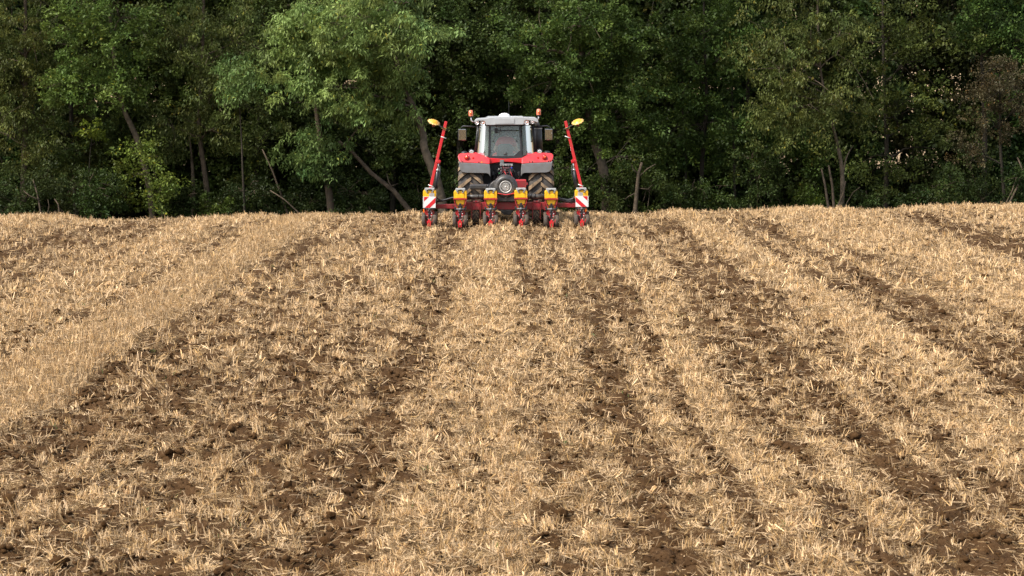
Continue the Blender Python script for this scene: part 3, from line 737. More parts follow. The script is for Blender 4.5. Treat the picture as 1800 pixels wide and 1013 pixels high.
for s in (0, 1):
    q = lambda a, c, Y=57.7: C(a if not s else a, c, Y)
    if not s: P_ = [(492, 190), (420, 184), (372, 182), (360, 190), (358, 205)]; cx_, cy_ = 365, 249
    else: P_ = [(912, 190), (975, 184), (1020, 180), (1036, 188), (1038, 203)]; cx_, cy_ = 1032, 247
    t = B(); t.tube([(*[C(*p, 57.7)[0]], 57.7, C(*p, 57.7)[1]) for p in P_], .019, M['black'], seg=8)
    x, z = C(cx_, cy_, 57.7); t.box((x, 57.73, z), (.225, .10, .315), M['black'], bev=.045, seg=4); to = t.build('mirror', tractor, TO)
    t = B(); rot = Matrix.Rotation(R(-14 if not s else 14), 3, 'Z') @ Matrix.Rotation(R(4), 3, 'X')
    t.box((x, 57.676, z), (.190, .016, .280), M['mirror'], rot=Matrix.Rotation(R(3 if s else -3), 3, 'Z'), bev=.007); t.build('mirror_glass', to, TO)
b = B(); p0 = C(950, 368, 59.0); p1 = C(948, 200, 59.0)
b.cyl((p0[0], 59.0, p0[1] - .9), (p0[0], 59.0, p0[1]), .08, M['black'], seg=18); b.cyl((p0[0] + .012, 59.0, p0[1]), (p1[0], 59.0, p1[1]), .115, M['satin'], r1=.105, seg=24)
b.tube([(p1[0], 59.0, p1[1] - .02), (p1[0] - .01, 59.0, p1[1] + .10), (p1[0] - .05, 59.0, p1[1] + .20)], .06, M['satin'], seg=14)
b.lathe([(.118, -.015), (.118, .012)], M['steel'], Matrix.Translation((p1[0], 59.0, p1[1])), 24); b.build('exhaust', tractor, TO)
# bonnet and nose, hidden behind the cab from here
b = B(); b.prism([(TX - .40, 1.02), (TX - .42, 1.45), (TX - .36, 1.66), (TX - .2, 1.73), (TX + .2, 1.73), (TX + .36, 1.66), (TX + .42, 1.45), (TX + .40, 1.02)], 58.95, 61.1, M['red'], shear=0, bev=.05, seg=3); bo = b.build('bonnet', tractor, TO)
b = B(); b.box((TX, 61.12, 1.36), (.56, .05, .52), M['black'], bev=.03); b.build('front_grille', bo, TO)
for s in (-1, 1):
    b = B(); b.box((TX + s * .30, 61.13, 1.55), (.16, .06, .11), M['chrome'], bev=.03); b.build('headlight', bo, TO)
b = B(); b.box((TX, 61.35, .80), (.7, .5, .34), M['grey'], bev=.06); b.build('front_weight', tractor, TO)
for s in (-1, 1):
    b = B(); n = 10; prev = None
    for k in range(n + 1):
        a = R(40 + 100 * k / n); ring = [b.bm.verts.new((TX + s * .86 + dx, 60.35 - rr * math.cos(a), .66 + rr * math.sin(a))) for dx, rr in ((-.22, .74), (.22, .74), (.22, .72), (-.22, .72))]
        if prev:
            for i in range(4): b._fin([b.bm.faces.new((prev[i], prev[(i + 1) % 4], ring[(i + 1) % 4], ring[i]))], M['black'], True)
        prev = ring
    b.build('front_mudguard', tractor, TO)

# ------------------------------------------------------------------ driver, leaning forward over the wheel
def skin_body(name, verts, edges, rad, m, parent=None, org=(0, 0, 0), root=0, sub=2):
    me = bpy.data.meshes.new(name); me.from_pydata([Vector(v) - Vector(org) for v in verts], edges, [])
    o = bpy.data.objects.new(name, me); COL.objects.link(o); me.materials.append(m)
    sk = o.modifiers.new('skin', 'SKIN'); sk.use_smooth_shade = True
    for i, r in enumerate(rad): me.skin_vertices[0].data[i].radius = (r if isinstance(r, tuple) else (r, r))
    me.skin_vertices[0].data[root].use_root = True
    su = o.modifiers.new('sub', 'SUBSURF'); su.levels = sub; su.render_levels = sub
    dg = bpy.context.evaluated_depsgraph_get(); m2 = bpy.data.meshes.new_from_object(o.evaluated_get(dg)); o.modifiers.clear(); o.data = m2; m2.name = name
    if not m2.materials: m2.materials.append(m)
    if parent: o.parent = parent
    return o
def driver():
    org = Vector((TX, 58.10, 1.62))
    V, E, Rr = [], [], []
    def add(p, r, prev=None):
        V.append((TX + p[0], 58.10 + p[1], 1.62 + p[2])); Rr.append(r); i = len(V) - 1
        if prev is not None: E.append((prev, i))
        return i
    pel = add((0, -.02, .06), (.165, .12)); wa = add((0, -.02, .20), (.15, .11), pel); ch = add((0, .04, .38), (.175, .12), wa); nk0 = add((0, .14, .52), (.085, .08), ch)
    nk = add((0, .20, .56), .058, nk0); hd = add((0, .28, .56), (.075, .088), nk); hd2 = add((0, .34, .53), (.074, .085), hd); cn = add((0, .37, .46), .045, hd2)
    nose = add((0, .425, .50), .014, hd2)
    for s in (-1, 1):
        ear = add((s * .082, .29, .545), .014, hd)
        sh = add((s * .17, .08, .47), .062, ch); el = add((s * .30, .10 if s < 0 else .12, .20), .046, sh)
        wr = add(((-.17, .34, .24) if s < 0 else (.36, .34, .19)), .030, el)
        pa = add(((-.165, .40, .25) if s < 0 else (.355, .42, .19)), (.036, .022), wr)
        bx, by, bz = (-.165, .40, .25) if s < 0 else (.355, .42, .19)
        for q, (dx, ln) in enumerate(((-.028, .062), (-.010, .074), (.010, .070), (.026, .054))):
            k1 = add((bx + dx, by + .03, bz + .012), .0095, pa); k2 = add((bx + dx, by + .03 + ln * .55, bz + .004), .0085, k1); add((bx + dx, by + .02 + ln * .7, bz - .024), .0075, k2)
        t1 = add((bx - s * .034, by + .0, bz - .006), .0105, pa); add((bx - s * .040, by + .034, bz - .02), .009, t1)
        hp = add((s * .10, .06, .03), .088, pel); kn = add((s * .16, .44, .02), .062, hp); an = add((s * .15, .50, -.25), .042, kn); add((s * .15, .62, -.27), .035, an)
    body = skin_body('person', V, E, Rr, M['skin'], None, org)
    body.location = org; tag(body, 'driver in a red t-shirt hunched forward in the tractor cab, seen from behind', 'person')
    def sub(name, ids, grow, m, extra=None):
        mp = {i: k for k, i in enumerate(ids)}; vv = [Vector(V[i]) for i in ids]
        ee = [(mp[a], mp[c]) for a, c in E if a in mp and c in mp]
        rr = [tuple(x + grow for x in (Rr[i] if isinstance(Rr[i], tuple) else (Rr[i], Rr[i]))) for i in ids]
        if extra:
            for (a, p, r) in extra: vv.append(Vector(p)); rr.append((r, r)); ee.append((mp[a], len(vv) - 1))
        return skin_body(name, vv, ee, rr, m, body, org)
    arms = [(E.index((2, i)), i) for i in range(len(V)) if (2, i) in E and i != 3]
    shs = [i for _, i in arms]
    ext = []
    for i in shs:
        e = [b_ for a, b_ in E if a == i][0]; p = Vector(V[i]).lerp(Vector(V[e]), .62); ext.append((i, p, .066))
    sub('shirt', [0, 1, 2, 3] + shs, .016, M['shirt'], ext)
    legs = [0]
    for a, b_ in E:
        if a == 0 and b_ != 1:
            legs.append(b_); kn = [y for x, y in E if x == b_][0]; legs.append(kn); legs.append([y for x, y in E if x == kn][0])
    sub('trousers', legs, .013, M['trousers'])
    h = B(); h.ball((TX, 58.10 + .285, 1.62 + .595), .098, M['hair'], (.9, 1.05, .82), 18); h.build('hair', body, org)
    for s in (-1, 1):
        e = B(); e.ball((TX + s * .03, 58.10 + .405, 1.62 + .525), .011, M['white']); e.build('eye', body, org)
driver()

# ------------------------------------------------------------------ precision planter
planter = tag(empty('planter', DO), 'red six row seed planter with yellow hoppers hitched behind the tractor', 'planter')
DX = .012
b = B(); Y = 55.42
def rect(bb, a0, c0, a1, c1, Y0, Y1, m, bev=.01):
    x0, z0 = C(a0, c0, Y0); x1, z1 = C(a1, c1, Y0); bb.box(((x0 + x1) / 2, (Y0 + Y1) / 2, (z0 + z1) / 2), (abs(x1 - x0), abs(Y1 - Y0), abs(z0 - z1)), M[m], bev=bev)
rect(b, 392, 770, 1006, 826, Y, Y + .18, 'darkred', .012)
rect(b, 160, 785, 394, 820, Y + .03, Y + .15, 'darkred'); rect(b, 1004, 776, 1246, 811, Y + .03, Y + .15, 'darkred')
for a in (392, 1004): rect(b, a - 6, 764, a + 6, 832, Y - .01, Y + .20, 'darkred', .005)
for a in (290, 1118, 560, 846):
    x, z = C(a, 795, Y); b.cyl((x, Y - .012, z), (x, Y + .05, z), .012, M['black'], seg=8)
b.build('toolbar', planter, DO)
b = B()     # headstock towards the tractor
for s in (-1, 1): b.prism([(DX + s * .30 - .03, .42), (DX + s * .30 + .03, .42), (DX + s * .16 + .03, 1.15), (DX + s * .16 - .03, 1.15)], 55.9, 56.0, M['darkred'], bev=.008)
rect(b, 770, 596, 858, 660, 55.95, 56.35, 'red', .02)
x, z = C(846, 628, 55.9); b.cyl((x + .05, 55.95, z), (x + .05, 56.3, z), .035, M['darkred'], seg=12)
b.box((DX, 55.8, .50), (.66, .42, .12), M['darkred'], bev=.015); b.box((DX, 56.0, 1.12), (.40, .12, .10), M['darkred'], bev=.015)
b.build('headstock', planter, DO)
# vacuum fan
b = B(); Yf = 55.30; fx, fz = C(699, 651, Yf)
mt = Matrix.Translation((fx, Yf, fz)) @ Matrix.Rotation(R(90), 4, 'X')
b.lathe([(0, -.34), (.24, -.34), (.29, -.26), (.305, -.12), (.285, -.03), (.25, .015), (.20, .03), (.165, .02), (.150, .0), (0, 0)], M['satin'], mt, 48)
for k in range(12):
    a = 2 * math.pi * k / 12 + .13; p0 = mt @ Vector((.19 * math.cos(a), .19 * math.sin(a), .034)); p1 = mt @ Vector((.285 * math.cos(a), .285 * math.sin(a), -.02)); b.tube([p0, p1], .010, M['satin'], seg=6)
b.prism(PG([(560, 700), (566, 660), (580, 630), (604, 608), (640, 596), (690, 590), (690, 700)], Yf), Yf + .10, Yf + .32, M['satin'], bev=.03, seg=3)
b.tube([(*C(560, 655, Yf)[:1], Yf + .2, C(560, 655, Yf)[1]), (C(574, 640, Yf)[0], Yf + .14, C(574, 640, Yf)[1])], .05, M['black'])
fan = b.build('fan_housing', planter, DO)
b = B(); r = .152
b.lathe([(r, -.01), (r, .030), (r - .010, .036), (r - .022, .028), (r - .026, .012), (0, .012)], M['grille'], mt, 40, m_of=[M['grille']] * 4 + [M['black']])
for rr_ in (.052, .088): b.lathe([(rr_ - .004, .013), (rr_ - .004, .022), (rr_ + .004, .022), (rr_ + .004, .013)], M['grille'], mt, 32)
for k in range(30):
    a = 2 * math.pi * k / 30; b.tube([mt @ Vector((.020 * math.cos(a), .020 * math.sin(a), .018)), mt @ Vector((.128 * math.cos(a), .128 * math.sin(a), .018))], .0042, M['grille'], seg=4)
b.lathe([(.030, .012), (.028, .030), (.010, .034), (0, .034)], M['grille'], mt, 20); b.build('fan_grille', fan, DO)
b = B(); pts = [C(a, c, 55.28) for a, c in ((628, 700), (660, 705), (700, 713), (740, 706), (776, 698))]
b.tube([(x, 55.28, z) for x, z in pts], .016, M['red'], seg=8); b.build('fan_trim', fan, DO)
b = B(); b.prism(PG([(626, 702), (660, 710), (700, 717), (740, 711), (776, 702), (780, 764), (640, 766), (624, 740)], 55.32), 55.32, 55.75, M['satin'], bev=.02)
x, z = C(700, 734, 55.3); b.cyl((x, 55.29, z), (x, 55.34, z), .022, M['satin'], seg=12); b.build('air_manifold', planter, DO)
b = B(); rect(b, 420, 632, 562, 674, 55.50, 55.72, 'satin', .045); rect(b, 428, 646, 556, 648, 55.496, 55.51, 'black', 0)
x, z = C(566, 662, 55.5); b.tube([(x, 55.55, z), (x + .02, 55.58, z - .06), (x + .02, 55.6, z - .2)], .02, M['black']); b.build('air_box', planter, DO)
for (pts, r) in (([(384, 733), (460, 728), (534, 727), (632, 730)], .062), ([(770, 728), (870, 724), (940, 728), (1002, 728)], .064)):
    b = B(); P_ = [C(a, c, 55.5) for a, c in pts]; b.tube([(x, 55.5, z) for x, z in P_], r, M['satin'], seg=16)
    for u in (.35, .8):
        i = 1; x = P_[1][0] * (1 - u) + P_[2][0] * u; z = P_[1][1]; b.cyl((x - .02, 55.5, z), (x + .02, 55.5, z), r + .006, M['black'], seg=16)
    b.build('air_pipe', planter, DO)
for pts in ([(160, 764), (200, 760), (240, 750), (280, 738), (310, 732), (380, 732)], [(150, 700), (170, 740), (200, 760)], [(1002, 728), (1090, 736), (1120, 752), (1160, 763), (1200, 764), (1246, 762)], [(1240, 690), (1236, 720), (1220, 745), (1180, 754), (1130, 745), (1100, 735)]):
    b = B(); P_ = [C(a, c, 55.45) for a, c in pts]; b.tube([(x, 55.45 + .03 * (i % 2), z) for i, (x, z) in enumerate(P_)], .027 if len(pts) > 3 else .018, M['hose'], seg=10); b.build('air_hose', planter, DO)
# carrier wheels with red brackets
for (a, c0, c1) in ((468, 437, 503), (936, 908, 968)):
    x, _ = C(a, 900, 55.55)
    o = B(); mx = Matrix.Translation((x, 55.62, .265)) @ Matrix.Rotation(R(90), 4, 'Y')
    o.lathe([(0, -.05), (.10, -.05), (.155, -.07), (.165, .07), (.10, .05), (0, .05)], M['rim'], mx, 28)
    wo = o.build('carrier_wheel', planter, DO); tyre(wo, 'tyre', x, 55.62, .265, .165, 15, .02, seg=40, matt='mud', lugm='lug', lugw=.014, sweep=-.45)
    b = B()
    for cc in (c0, c1):
        xx, z1 = C(cc, 768, 55.35); _, z0 = C(cc, 905, 55.35); b.box((xx, 55.42, (z0 + z1) / 2), (.022, .10, z1 - z0), M['darkred'], bev=.006); b.box((xx, 55.55, .27), (.022, .26, .05), M['darkred'], bev=.006)
    xa, z1 = C(c0, 770, 55.36); xb, z0 = C(c1, 828, 55.36); b.box(((xa + xb) / 2, 55.39, (z0 + z1) / 2), (xb - xa - .03, .03, z1 - z0), M['darkred'], bev=.006)
    rect(b, c0 + 6, 758, c1 - 6, 770, 55.36, 55.5, 'black', .006)
    for cc in (c0 + 18, c1 - 18): x2, z2 = C(cc, 762, 55.35); b.cyl((x2, 55.35, z2), (x2, 55.4, z2), .012, M['steel'], seg=8)
    b.build('wheel_bracket', planter, DO)
# row units: built once at x = 0, z measured on the third unit from the left
def U(x, y): return (x - 1307) / 754.0, (944 - y) / 754.0
def row_unit(i, X, dz):
    org = Vector((0, 55.0, 0))
    b = B(); y0 = 55.0
    def pr(pts, ya, yb, m, bev=.006, bb=None): (bb or b).prism([U(*p) for p in pts], ya, yb, M[m], bev=bev)
    # red frame: V arms under the rim, cheeks, fork
    for s in (-1, 1):
        f = lambda pts: [(1307 + s * (x - 1307), y) for x, y in pts]
        pr(f([(1420, 405), (1432, 405), (1414, 500), (1392, 560), (1372, 560), (1396, 500)]), 54.99, 55.05, 'unitred')
        pr(f([(1392, 555), (1374, 552), (1340, 650), (1330, 712), (1350, 712), (1362, 660)]), 54.99, 55.05, 'unitred')
        pr(f([(1356, 650), (1394, 640), (1396, 720), (1352, 730)]), 55.06, 55.10, 'unitred')
        pr(f([(1326, 705), (1352, 690), (1364, 735), (1348, 785), (1326, 775)]), 54.95, 55.0, 'unitred')
    b.box((0, 55.35, .52), (.13, .65, .07), M['unitred'], bev=.015); b.box((0, 55.35, .34), (.13, .62, .06), M['unitred'], bev=.015)
    b.box((0, 55.42, .34), (.04, .4, .3), M['unitred'], bev=.01)
    unit = b.build('row_unit', planter, org)
    unit.location = (X - DO.x, 55.0 - DO.y, dz)
    h = B(); pr([(1184, 290), (1194, 266), (1222, 262), (1392, 262), (1420, 266), (1428, 290), (1426, 408), (1186, 408)], 55.0, 55.42, 'yellow', .016, h)
    pr([(1232, 330), (1382, 330), (1388, 400), (1226, 400)], 54.988, 55.02, 'yellow', .008, h)
    pr([(1210, 426), (1402, 426), (1376, 528), (1240, 528)], 55.03, 55.36, 'yellow', .010, h)
    pr([(1226, 436), (1388, 436), (1366, 518), (1250, 518)], 55.02, 55.06, 'yellow', .006, h)
    for x in (1258, 1354): pr([(x - 12, 545), (x + 12, 545), (x + 10, 590), (x - 10, 590)], 55.02, 55.1, 'yellow', .004, h)
    h.build('hopper', unit, org)
    l = B(); pr([(1210, 240), (1218, 233), (1396, 233), (1404, 240), (1386, 268), (1362, 296), (1338, 296), (1346, 264), (1334, 250), (1280, 250), (1268, 264), (1276, 296), (1252, 296), (1228, 268)], 54.985, 55.40, 'lidgrey', .008, l)
    for s in (-1, 1):
        f = lambda pts: [(1307 + s * (x - 1307), y) for x, y in pts]
        pr(f([(1352, 282), (1374, 278), (1364, 308), (1344, 310)]), 54.97, 55.0, 'black', .004, l)
    P_ = [U(1258, 276), U(1268, 254), U(1290, 247), U(1326, 247), U(1346, 254), U(1356, 276)]; l.tube([(x, 54.975, z) for x, z in P_], .010, M['black'], seg=6)
    l.box((0, 55.2, U(0, 228)[1]), (.23, .36, .012), M['lidgrey'], bev=.005); l.build('hopper_lid', unit, org)
    r = B(); pr([(1178, 406), (1436, 406), (1434, 430), (1180, 430)], 54.97, 55.44, 'unitred', .006, r); r.build('hopper_rim', unit, org)
    k = B()     # black mount, meter outlet and depth handle
    pr([(1286, 498), (1328, 498), (1332, 560), (1326, 800), (1290, 800), (1282, 560)], 54.94, 54.99, 'black', .008, k)
    pr([(1258, 538), (1356, 538), (1346, 575), (1268, 575)], 54.955, 55.02, 'black', .006, k)
    x, z = U(1307, 606); k.cyl((x - .10, 54.96, z), (x + .10, 54.96, z), .018, M['grey'], seg=12); k.ball((x, 54.935, z), .034, M['grey'], (1, 1, 1), 12)
    for s in (-1, 1):
        x, z = U(1307 + s * 72, 522); k.cyl((x, 54.97, z), (x, 55.02, z), .013, M['black'], seg=8)
    pr([(1376, 570), (1422, 556), (1424, 610), (1392, 640), (1370, 640)], 55.0, 55.12, 'satin', .008, k)
    pr([(1190, 572), (1222, 566), (1232, 610), (1216, 640), (1196, 620)], 55.0, 55.10, 'satin', .008, k)
    for (a, c) in ((1262, 798), (1350, 692), (1324, 800), (1262, 740), (1342, 742)):
        x, z = U(a, c); k.ball((x, 54.935, z), .0115, M['white' if a > 1320 else 'steel'], (1, 1, 1), 8)  # bolt heads; the white ones are painted highlights
    for (a, c) in ((1282, 640), (1334, 655), (1290, 700)):
        x, z = U(a, c); k.cyl((x, 54.92, z), (x, 54.96, z), .012, M['steel'], seg=8)
    k.build('metering_mount', unit, org)
    for s in (-1, 1):       # closing wheels, toed so their treads face us
        c = Vector((s * .108, 54.78, .155)); mt = Matrix.Translation(c) @ Matrix.Rotation(R(s * 14), 4, 'Z') @ Matrix.Rotation(R(s * 10), 4, 'Y') @ Matrix.Rotation(R(90), 4, 'Y')
        wv = B(); wv.lathe([(0, -.012), (.08, -.012), (.10, -.040), (.135, -.048), (.152, -.030), (.156, 0), (.152, .030), (.135, .048), (.10, .040), (.08, .012), (0, .012)], M['mud'], mt, 28)
        wv.lathe([(0, .012 * 1.3), (.05, .02), (.052, .012)], M['unitred'], mt, 16); wv.lathe([(.052, -.012), (.05, -.02), (0, -.016)], M['unitred'], mt, 16); wv.build('closing_wheel', unit, org)
        g = B(); c = Vector((s * .150, 55.16, .185)); mt = Matrix.Translation(c) @ Matrix.Rotation(R(90), 4, 'Y')
        g.lathe([(0, -.02), (.11, -.02), (.17, -.042), (.185, -.02), (.188, 0), (.185, .02), (.17, .042), (.11, .02), (0, .02)], M['mud'], mt, 30); g.build('gauge_wheel', unit, org)
    t = B()
    pr([(1264, 822), (1350, 822), (1344, 880), (1336, 935), (1316, 935), (1320, 860), (1296, 860), (1300, 935), (1280, 935), (1272, 880)], 54.62, 54.66, 'red', .005, t)
    t.box((0, 54.80, U(0, 815)[1]), (.05, .36, .05), M['red'], bev=.008)
    t.build('closing_fork', unit, org)
    return unit
def copy_tree(o, parent=None):
    c = o.copy(); COL.objects.link(c); c.parent = parent
    for ch in list(o.children): copy_tree(ch, c)
    return c
cs = (110, 348, 583, 818, 1053, 1288); first = None
for i, a in enumerate(cs):
    X, _ = C(a, 900, 55.0); dz = (0.01, 0, 0, .010, 0, .014)[i]
    if first is None: first = row_unit(i, X, dz)
    else:
        u = copy_tree(first, planter); u.location = (X - DO.x, 55.0 - DO.y, dz)
# warning panels on the outer units
def clip(poly, f):
    out = []
    for i in range(len(poly)):
        a, b_ = poly[i], poly[(i + 1) % len(poly)]; fa, fb = f(a), f(b_)
        if fa >= 0: out.append(a)
        if (fa >= 0) != (fb >= 0): t = fa / (fa - fb); out.append((a[0] + (b_[0] - a[0]) * t, a[1] + (b_[1] - a[1]) * t))
    return out
for s, (a0, c0, a1, c1) in ((0, (66, 727, 157, 814)), (1, (1241, 722, 1334, 806))):
    Yp = 54.90; x0, z0 = C(a0, c1, Yp); x1, z1 = C(a1, c0, Yp)
    b = B(); b.box(((x0 + x1) / 2, Yp + .011, (z0 + z1) / 2), (x1 - x0, .014, z1 - z0), M['white'], bev=.003)
    sq = [(.015, .015), (.985, .015), (.985, .985), (.015, .985)]
    for (lo, hi) in ((.56, 9), (-.50, -.06)):
        p = clip(clip(sq, lambda q: (q[1] - q[0]) - lo), lambda q: hi - (q[1] - q[0]))
        if len(p) > 2: b.poly([(x0 + (1 - u if s else u) * (x1 - x0), Yp + .001, z0 + v * (z1 - z0)) for u, v in p], M['signred'])
    b.box(((x0 + x1) / 2, Yp + .06, (z0 + z1) / 2 - .02), (.05, .09, .26), M['unitred'], bev=.006)
    xe = x1 + .012 if s else x0 - .012
    b.box((xe, Yp + .012, (z0 + z1) / 2), (.020, .02, z1 - z0), M['trim'], bev=.003)
    o = b.build('warning_panel', planter, DO, recalc=True)
    b = B(); xs_ = (x0 + x1) / 2 + (-.03 if s else .05); b.box((xs_, Yp + .03, z1 + .04), (.13, .02, .09), M['lidgrey'], bev=.004); b.box((xs_ - .01, Yp + .018, z1 + .045), (.035, .006, .10), M['signred'], bev=.002)
    b.build('panel_lamp', o, DO)
    b = B(); b.box((x0 - .005 if not s else x1 - .04, 54.96, z0 - .075), (.035, .03, .09), M['amber'], bev=.006); b.build('side_reflector', planter, DO)
# row markers folded upright
for s in (0, 1):
    q = (lambda a, c: (a, c)) if not s else (lambda a, c: (1399 - a + (2 if c < 400 else 4), c - 3))
    Y = 55.42; p0 = C(*q(116, 664), Y); p1 = C(*q(240, 146), Y); sg = 1 if not s else -1
    b = B(); d = Vector((p1[0] - p0[0], 0, p1[1] - p0[1])); ang = math.atan2(d.x, d.z)
    b.box(((p0[0] + p1[0]) / 2, Y, (p0[1] + p1[1]) / 2), (.072, .072, d.length), M['red'], rot=Matrix.Rotation(ang, 3, 'Y'), bev=.008)
    e = C(*q(172, 462), Y); b.box((e[0] + sg * .02, Y, e[1] + .02), (.12, .09, .09), M['red'], rot=Matrix.Rotation(ang, 3, 'Y'), bev=.02)
    f = C(*q(176, 452), Y); b.cyl((f[0] + sg * .03, Y - .06, f[1]), (f[0] + sg * .03, Y + .06, f[1]), .035, M['red'], seg=14)
    x, z = C(*q(118, 690), Y); b.box((x, Y + .02, z), (.11, .12, .22), M['darkred'], bev=.015)
    for (a, c) in ((222, 268), (122, 640)):
        x, z = C(*q(a, c), Y); b.cyl((x - .07, Y - .045, z + .02), (x + .06, Y - .045, z - .03), .010, M['white'], seg=8)
    arm = b.build('marker_arm', planter, DO)
    b = B(); t0 = C(*q(182, 456), Y); t1 = C(*q(174, 520), Y); t2 = C(*q(158, 664), Y)
    b.cyl((t0[0], Y, t0[1]), (t1[0], Y, t1[1]), .018, M['chrome'], seg=12); b.cyl((t1[0], Y, t1[1]), (t2[0], Y, t2[1]), .042, M['hose'], seg=16)
    b.cyl((t1[0], Y, t1[1] + .015), (t1[0], Y, t1[1] - .03), .046, M['steel'], seg=16)
    b.tube([(t0[0] + sg * .03, Y - .05, t0[1] - .1), (t1[0] + sg * .06, Y - .05, t1[1] - .1), (t2[0] + sg * .05, Y - .05, t2[1] + .15), (t2[0] + sg * .04, Y, t2[1])], .012, M['hose'], seg=6); b.build('hydraulic_cylinder', arm, DO)
    b = B(); j = C(*q(228, 200), Y); dc = C(*q(146, 150), Y)
    b.tube([(j[0] + sg * .09, Y - .05, j[1] - .03), (j[0], Y - .05, j[1]), (j[0] - sg * .10, Y - .05, j[1] + .05), (dc[0] + sg * .05, Y - .02, dc[1] - .03)], .016, M['black'], seg=8)
    b.box((j[0] - sg * .01, Y - .045, j[1]), (.12, .03, .04), M['discyel'], rot=Matrix.Rotation(ang, 3, 'Y'), bev=.006); 
    b.cyl((dc[0], Y, dc[1] - .03), (dc[0] - sg * .01, Y, dc[1] - .10), .02, M['red'], seg=10); b.box((dc[0] - sg * .01, Y, dc[1] - .10), (.06, .04, .03), M['red'], bev=.008)
    b.build('disc_bracket', arm, DO)
    # scalloped dish, tilted
    g = B(); mt = Matrix.Translation((dc[0], Y, dc[1])) @ Matrix.Rotation(R(sg * 18), 4, 'Y') @ Matrix.Rotation(R(24), 4, 'X')
    n = 72; prof = [(0, .045), (.05, .044), (.085, .030), (.10, .008)]
    def ring(r, h, sc): return [g.bm.verts.new(mt @ Vector(((r + (sc * math.cos(12 * 2 * math.pi * k / n))) * math.cos(2 * math.pi * k / n), (r + sc * math.cos(12 * 2 * math.pi * k / n)) * math.sin(2 * math.pi * k / n), h))) for k in range(n)]
    rings = [ring(.02, .046, 0), ring(.055, .044, 0), ring(.09, .030, 0), ring(.11, .008, 0), ring(.152, -.004, .013), ring(.152, -.010, .013), ring(.10, 0, 0), ring(.02, .03, 0)]
    g._fin([g.bm.faces.new(rings[0])], M['discyel'], False); g._fin([g.bm.faces.new(rings[-1][::-1])], M['discyel'], False)
    for i in range(len(rings) - 1):
        for k in range(n): g._fin([g.bm.faces.new((rings[i][k], rings[i][(k + 1) % n], rings[i + 1][(k + 1) % n], rings[i + 1][k]))], M['cream' if i in (3, 4) else 'discyel'], True)
    g.build('marker_disc', arm, DO)

# ------------------------------------------------------------------ the wood
def px(x, y, Y):
    """a measured point of the photograph (1800 px wide) as (x, z) metres in the upright plane at distance Y"""
    s = FPX / Y; return (x - 888) / s, CAM_H - (y - 168) / s

def leaf_mesh(centres, radii, counts, col, lsize, style, cvar=0.22):
    """many leaf-sized faces round the given clump centres"""
    # each clump is split into small layered sprays: flat pads whose edges hang
    sub = 3; m0 = len(centres)
    off = rng.normal(size=(m0, sub, 3)) * np.array([.55, .55, .5]) * radii[:, None, None]
    centres = (centres[:, None] + off).reshape(-1, 3); radii = np.repeat(radii, sub) * rng.uniform(.42, .78, m0 * sub)
    counts = np.repeat((np.asarray(counts) * DENS / sub).astype(int), sub)
    col = (col[0] * 1.46, col[1] * 1.36, col[2] * 1.02)
    idx = np.repeat(np.arange(len(centres)), counts); n = len(idx)
    d = rng.normal(size=(n, 3)); d /= np.linalg.norm(d, axis=1, keepdims=True)
    rr = rng.random(n) ** 0.5
    ani = rng.uniform(.7, 1.4, (len(centres), 3))
    yaw = rng.random(len(centres)) * math.pi
    flat = {'oak': .46, 'ash': .52, 'droop': .40, 'fine': .6, 'shrub': .6}[style]
    q = d * (rr * radii[idx])[:, None] * ani[idx] * np.array([1, 1, flat])
    cy, sy = np.cos(yaw)[idx], np.sin(yaw)[idx]; tl = rng.normal(size=len(centres))[idx] * .3
    hang = {'oak': .25, 'ash': .55, 'droop': .6, 'fine': .2, 'shrub': .2}[style]
    P = centres[idx] + np.stack([q[:, 0] * cy - q[:, 1] * sy, q[:, 0] * sy + q[:, 1] * cy, q[:, 2] + tl * q[:, 0] - hang * (q[:, 0] ** 2 + q[:, 1] ** 2) / radii[idx]], -1)
    out = d * 0.8 + rng.normal(size=(n, 3)) * 0.5
    droop = {'oak': -.12, 'ash': -.75, 'droop': -.9, 'fine': -.2, 'shrub': -.1}[style]
    A = out + np.array([0, 0, droop]); A /= np.linalg.norm(A, axis=1, keepdims=True)
    Nn = d * .35 + np.array([0, 0, 1.0]) + rng.normal(size=(n, 3)) * .38
    S = np.cross(A, Nn); S /= np.linalg.norm(S, axis=1, keepdims=True) + 1e-9
    wf = {'oak': .62, 'ash': .34, 'droop': .38, 'fine': .5, 'shrub': .55}[style]
    L = lsize * (0.65 + .7 * rng.random(n)); W = L * wf
    N2 = np.cross(S, A)
    a = P; t = P + A * L[:, None] - N2 * (L * .12)[:, None]; m = P + A * (L * .48)[:, None] + N2 * (L * .05)[:, None]
    V = np.stack([a, m + S * W[:, None] * .5, t, m - S * W[:, None] * .5], 1).reshape(-1, 3)
    F = np.arange(n)[:, None] * 4 + np.array([[0, 1, 2, 3]])
    tone = (1 + cvar * rng.normal(size=(len(centres), 1))).clip(.55, 1.6)
    hue = rng.normal(size=(len(centres), 1)) * .06
    c = np.array([col]) * tone[idx] * (0.75 + .5 * rng.random((n, 1)))
    c = c * np.concatenate([1 + hue[idx], np.ones((n, 1)), 1 - hue[idx] * .5], 1)
    yl = rng.random(n) < .02; c[yl] = c[yl] * np.array([1.9, 1.35, .8])
    return V, F, np.repeat(c.clip(.004, .6), 4, 0)

def twig_path(p0, p1, sag=0.12, k=5):
    p0 = np.array(p0); p1 = np.array(p1); L = np.linalg.norm(p1 - p0)
    t = np.linspace(0, 1, k)[:, None]
    q = p0 * (1 - t) + p1 * t; j = rng.normal(size=(k, 3)) * L * .035; j[0] = 0; j[-1] = 0
    q = q + j; q[:, 2] += np.sin(t[:, 0] * math.pi) * L * sag
    return [Vector(x) for x in q]

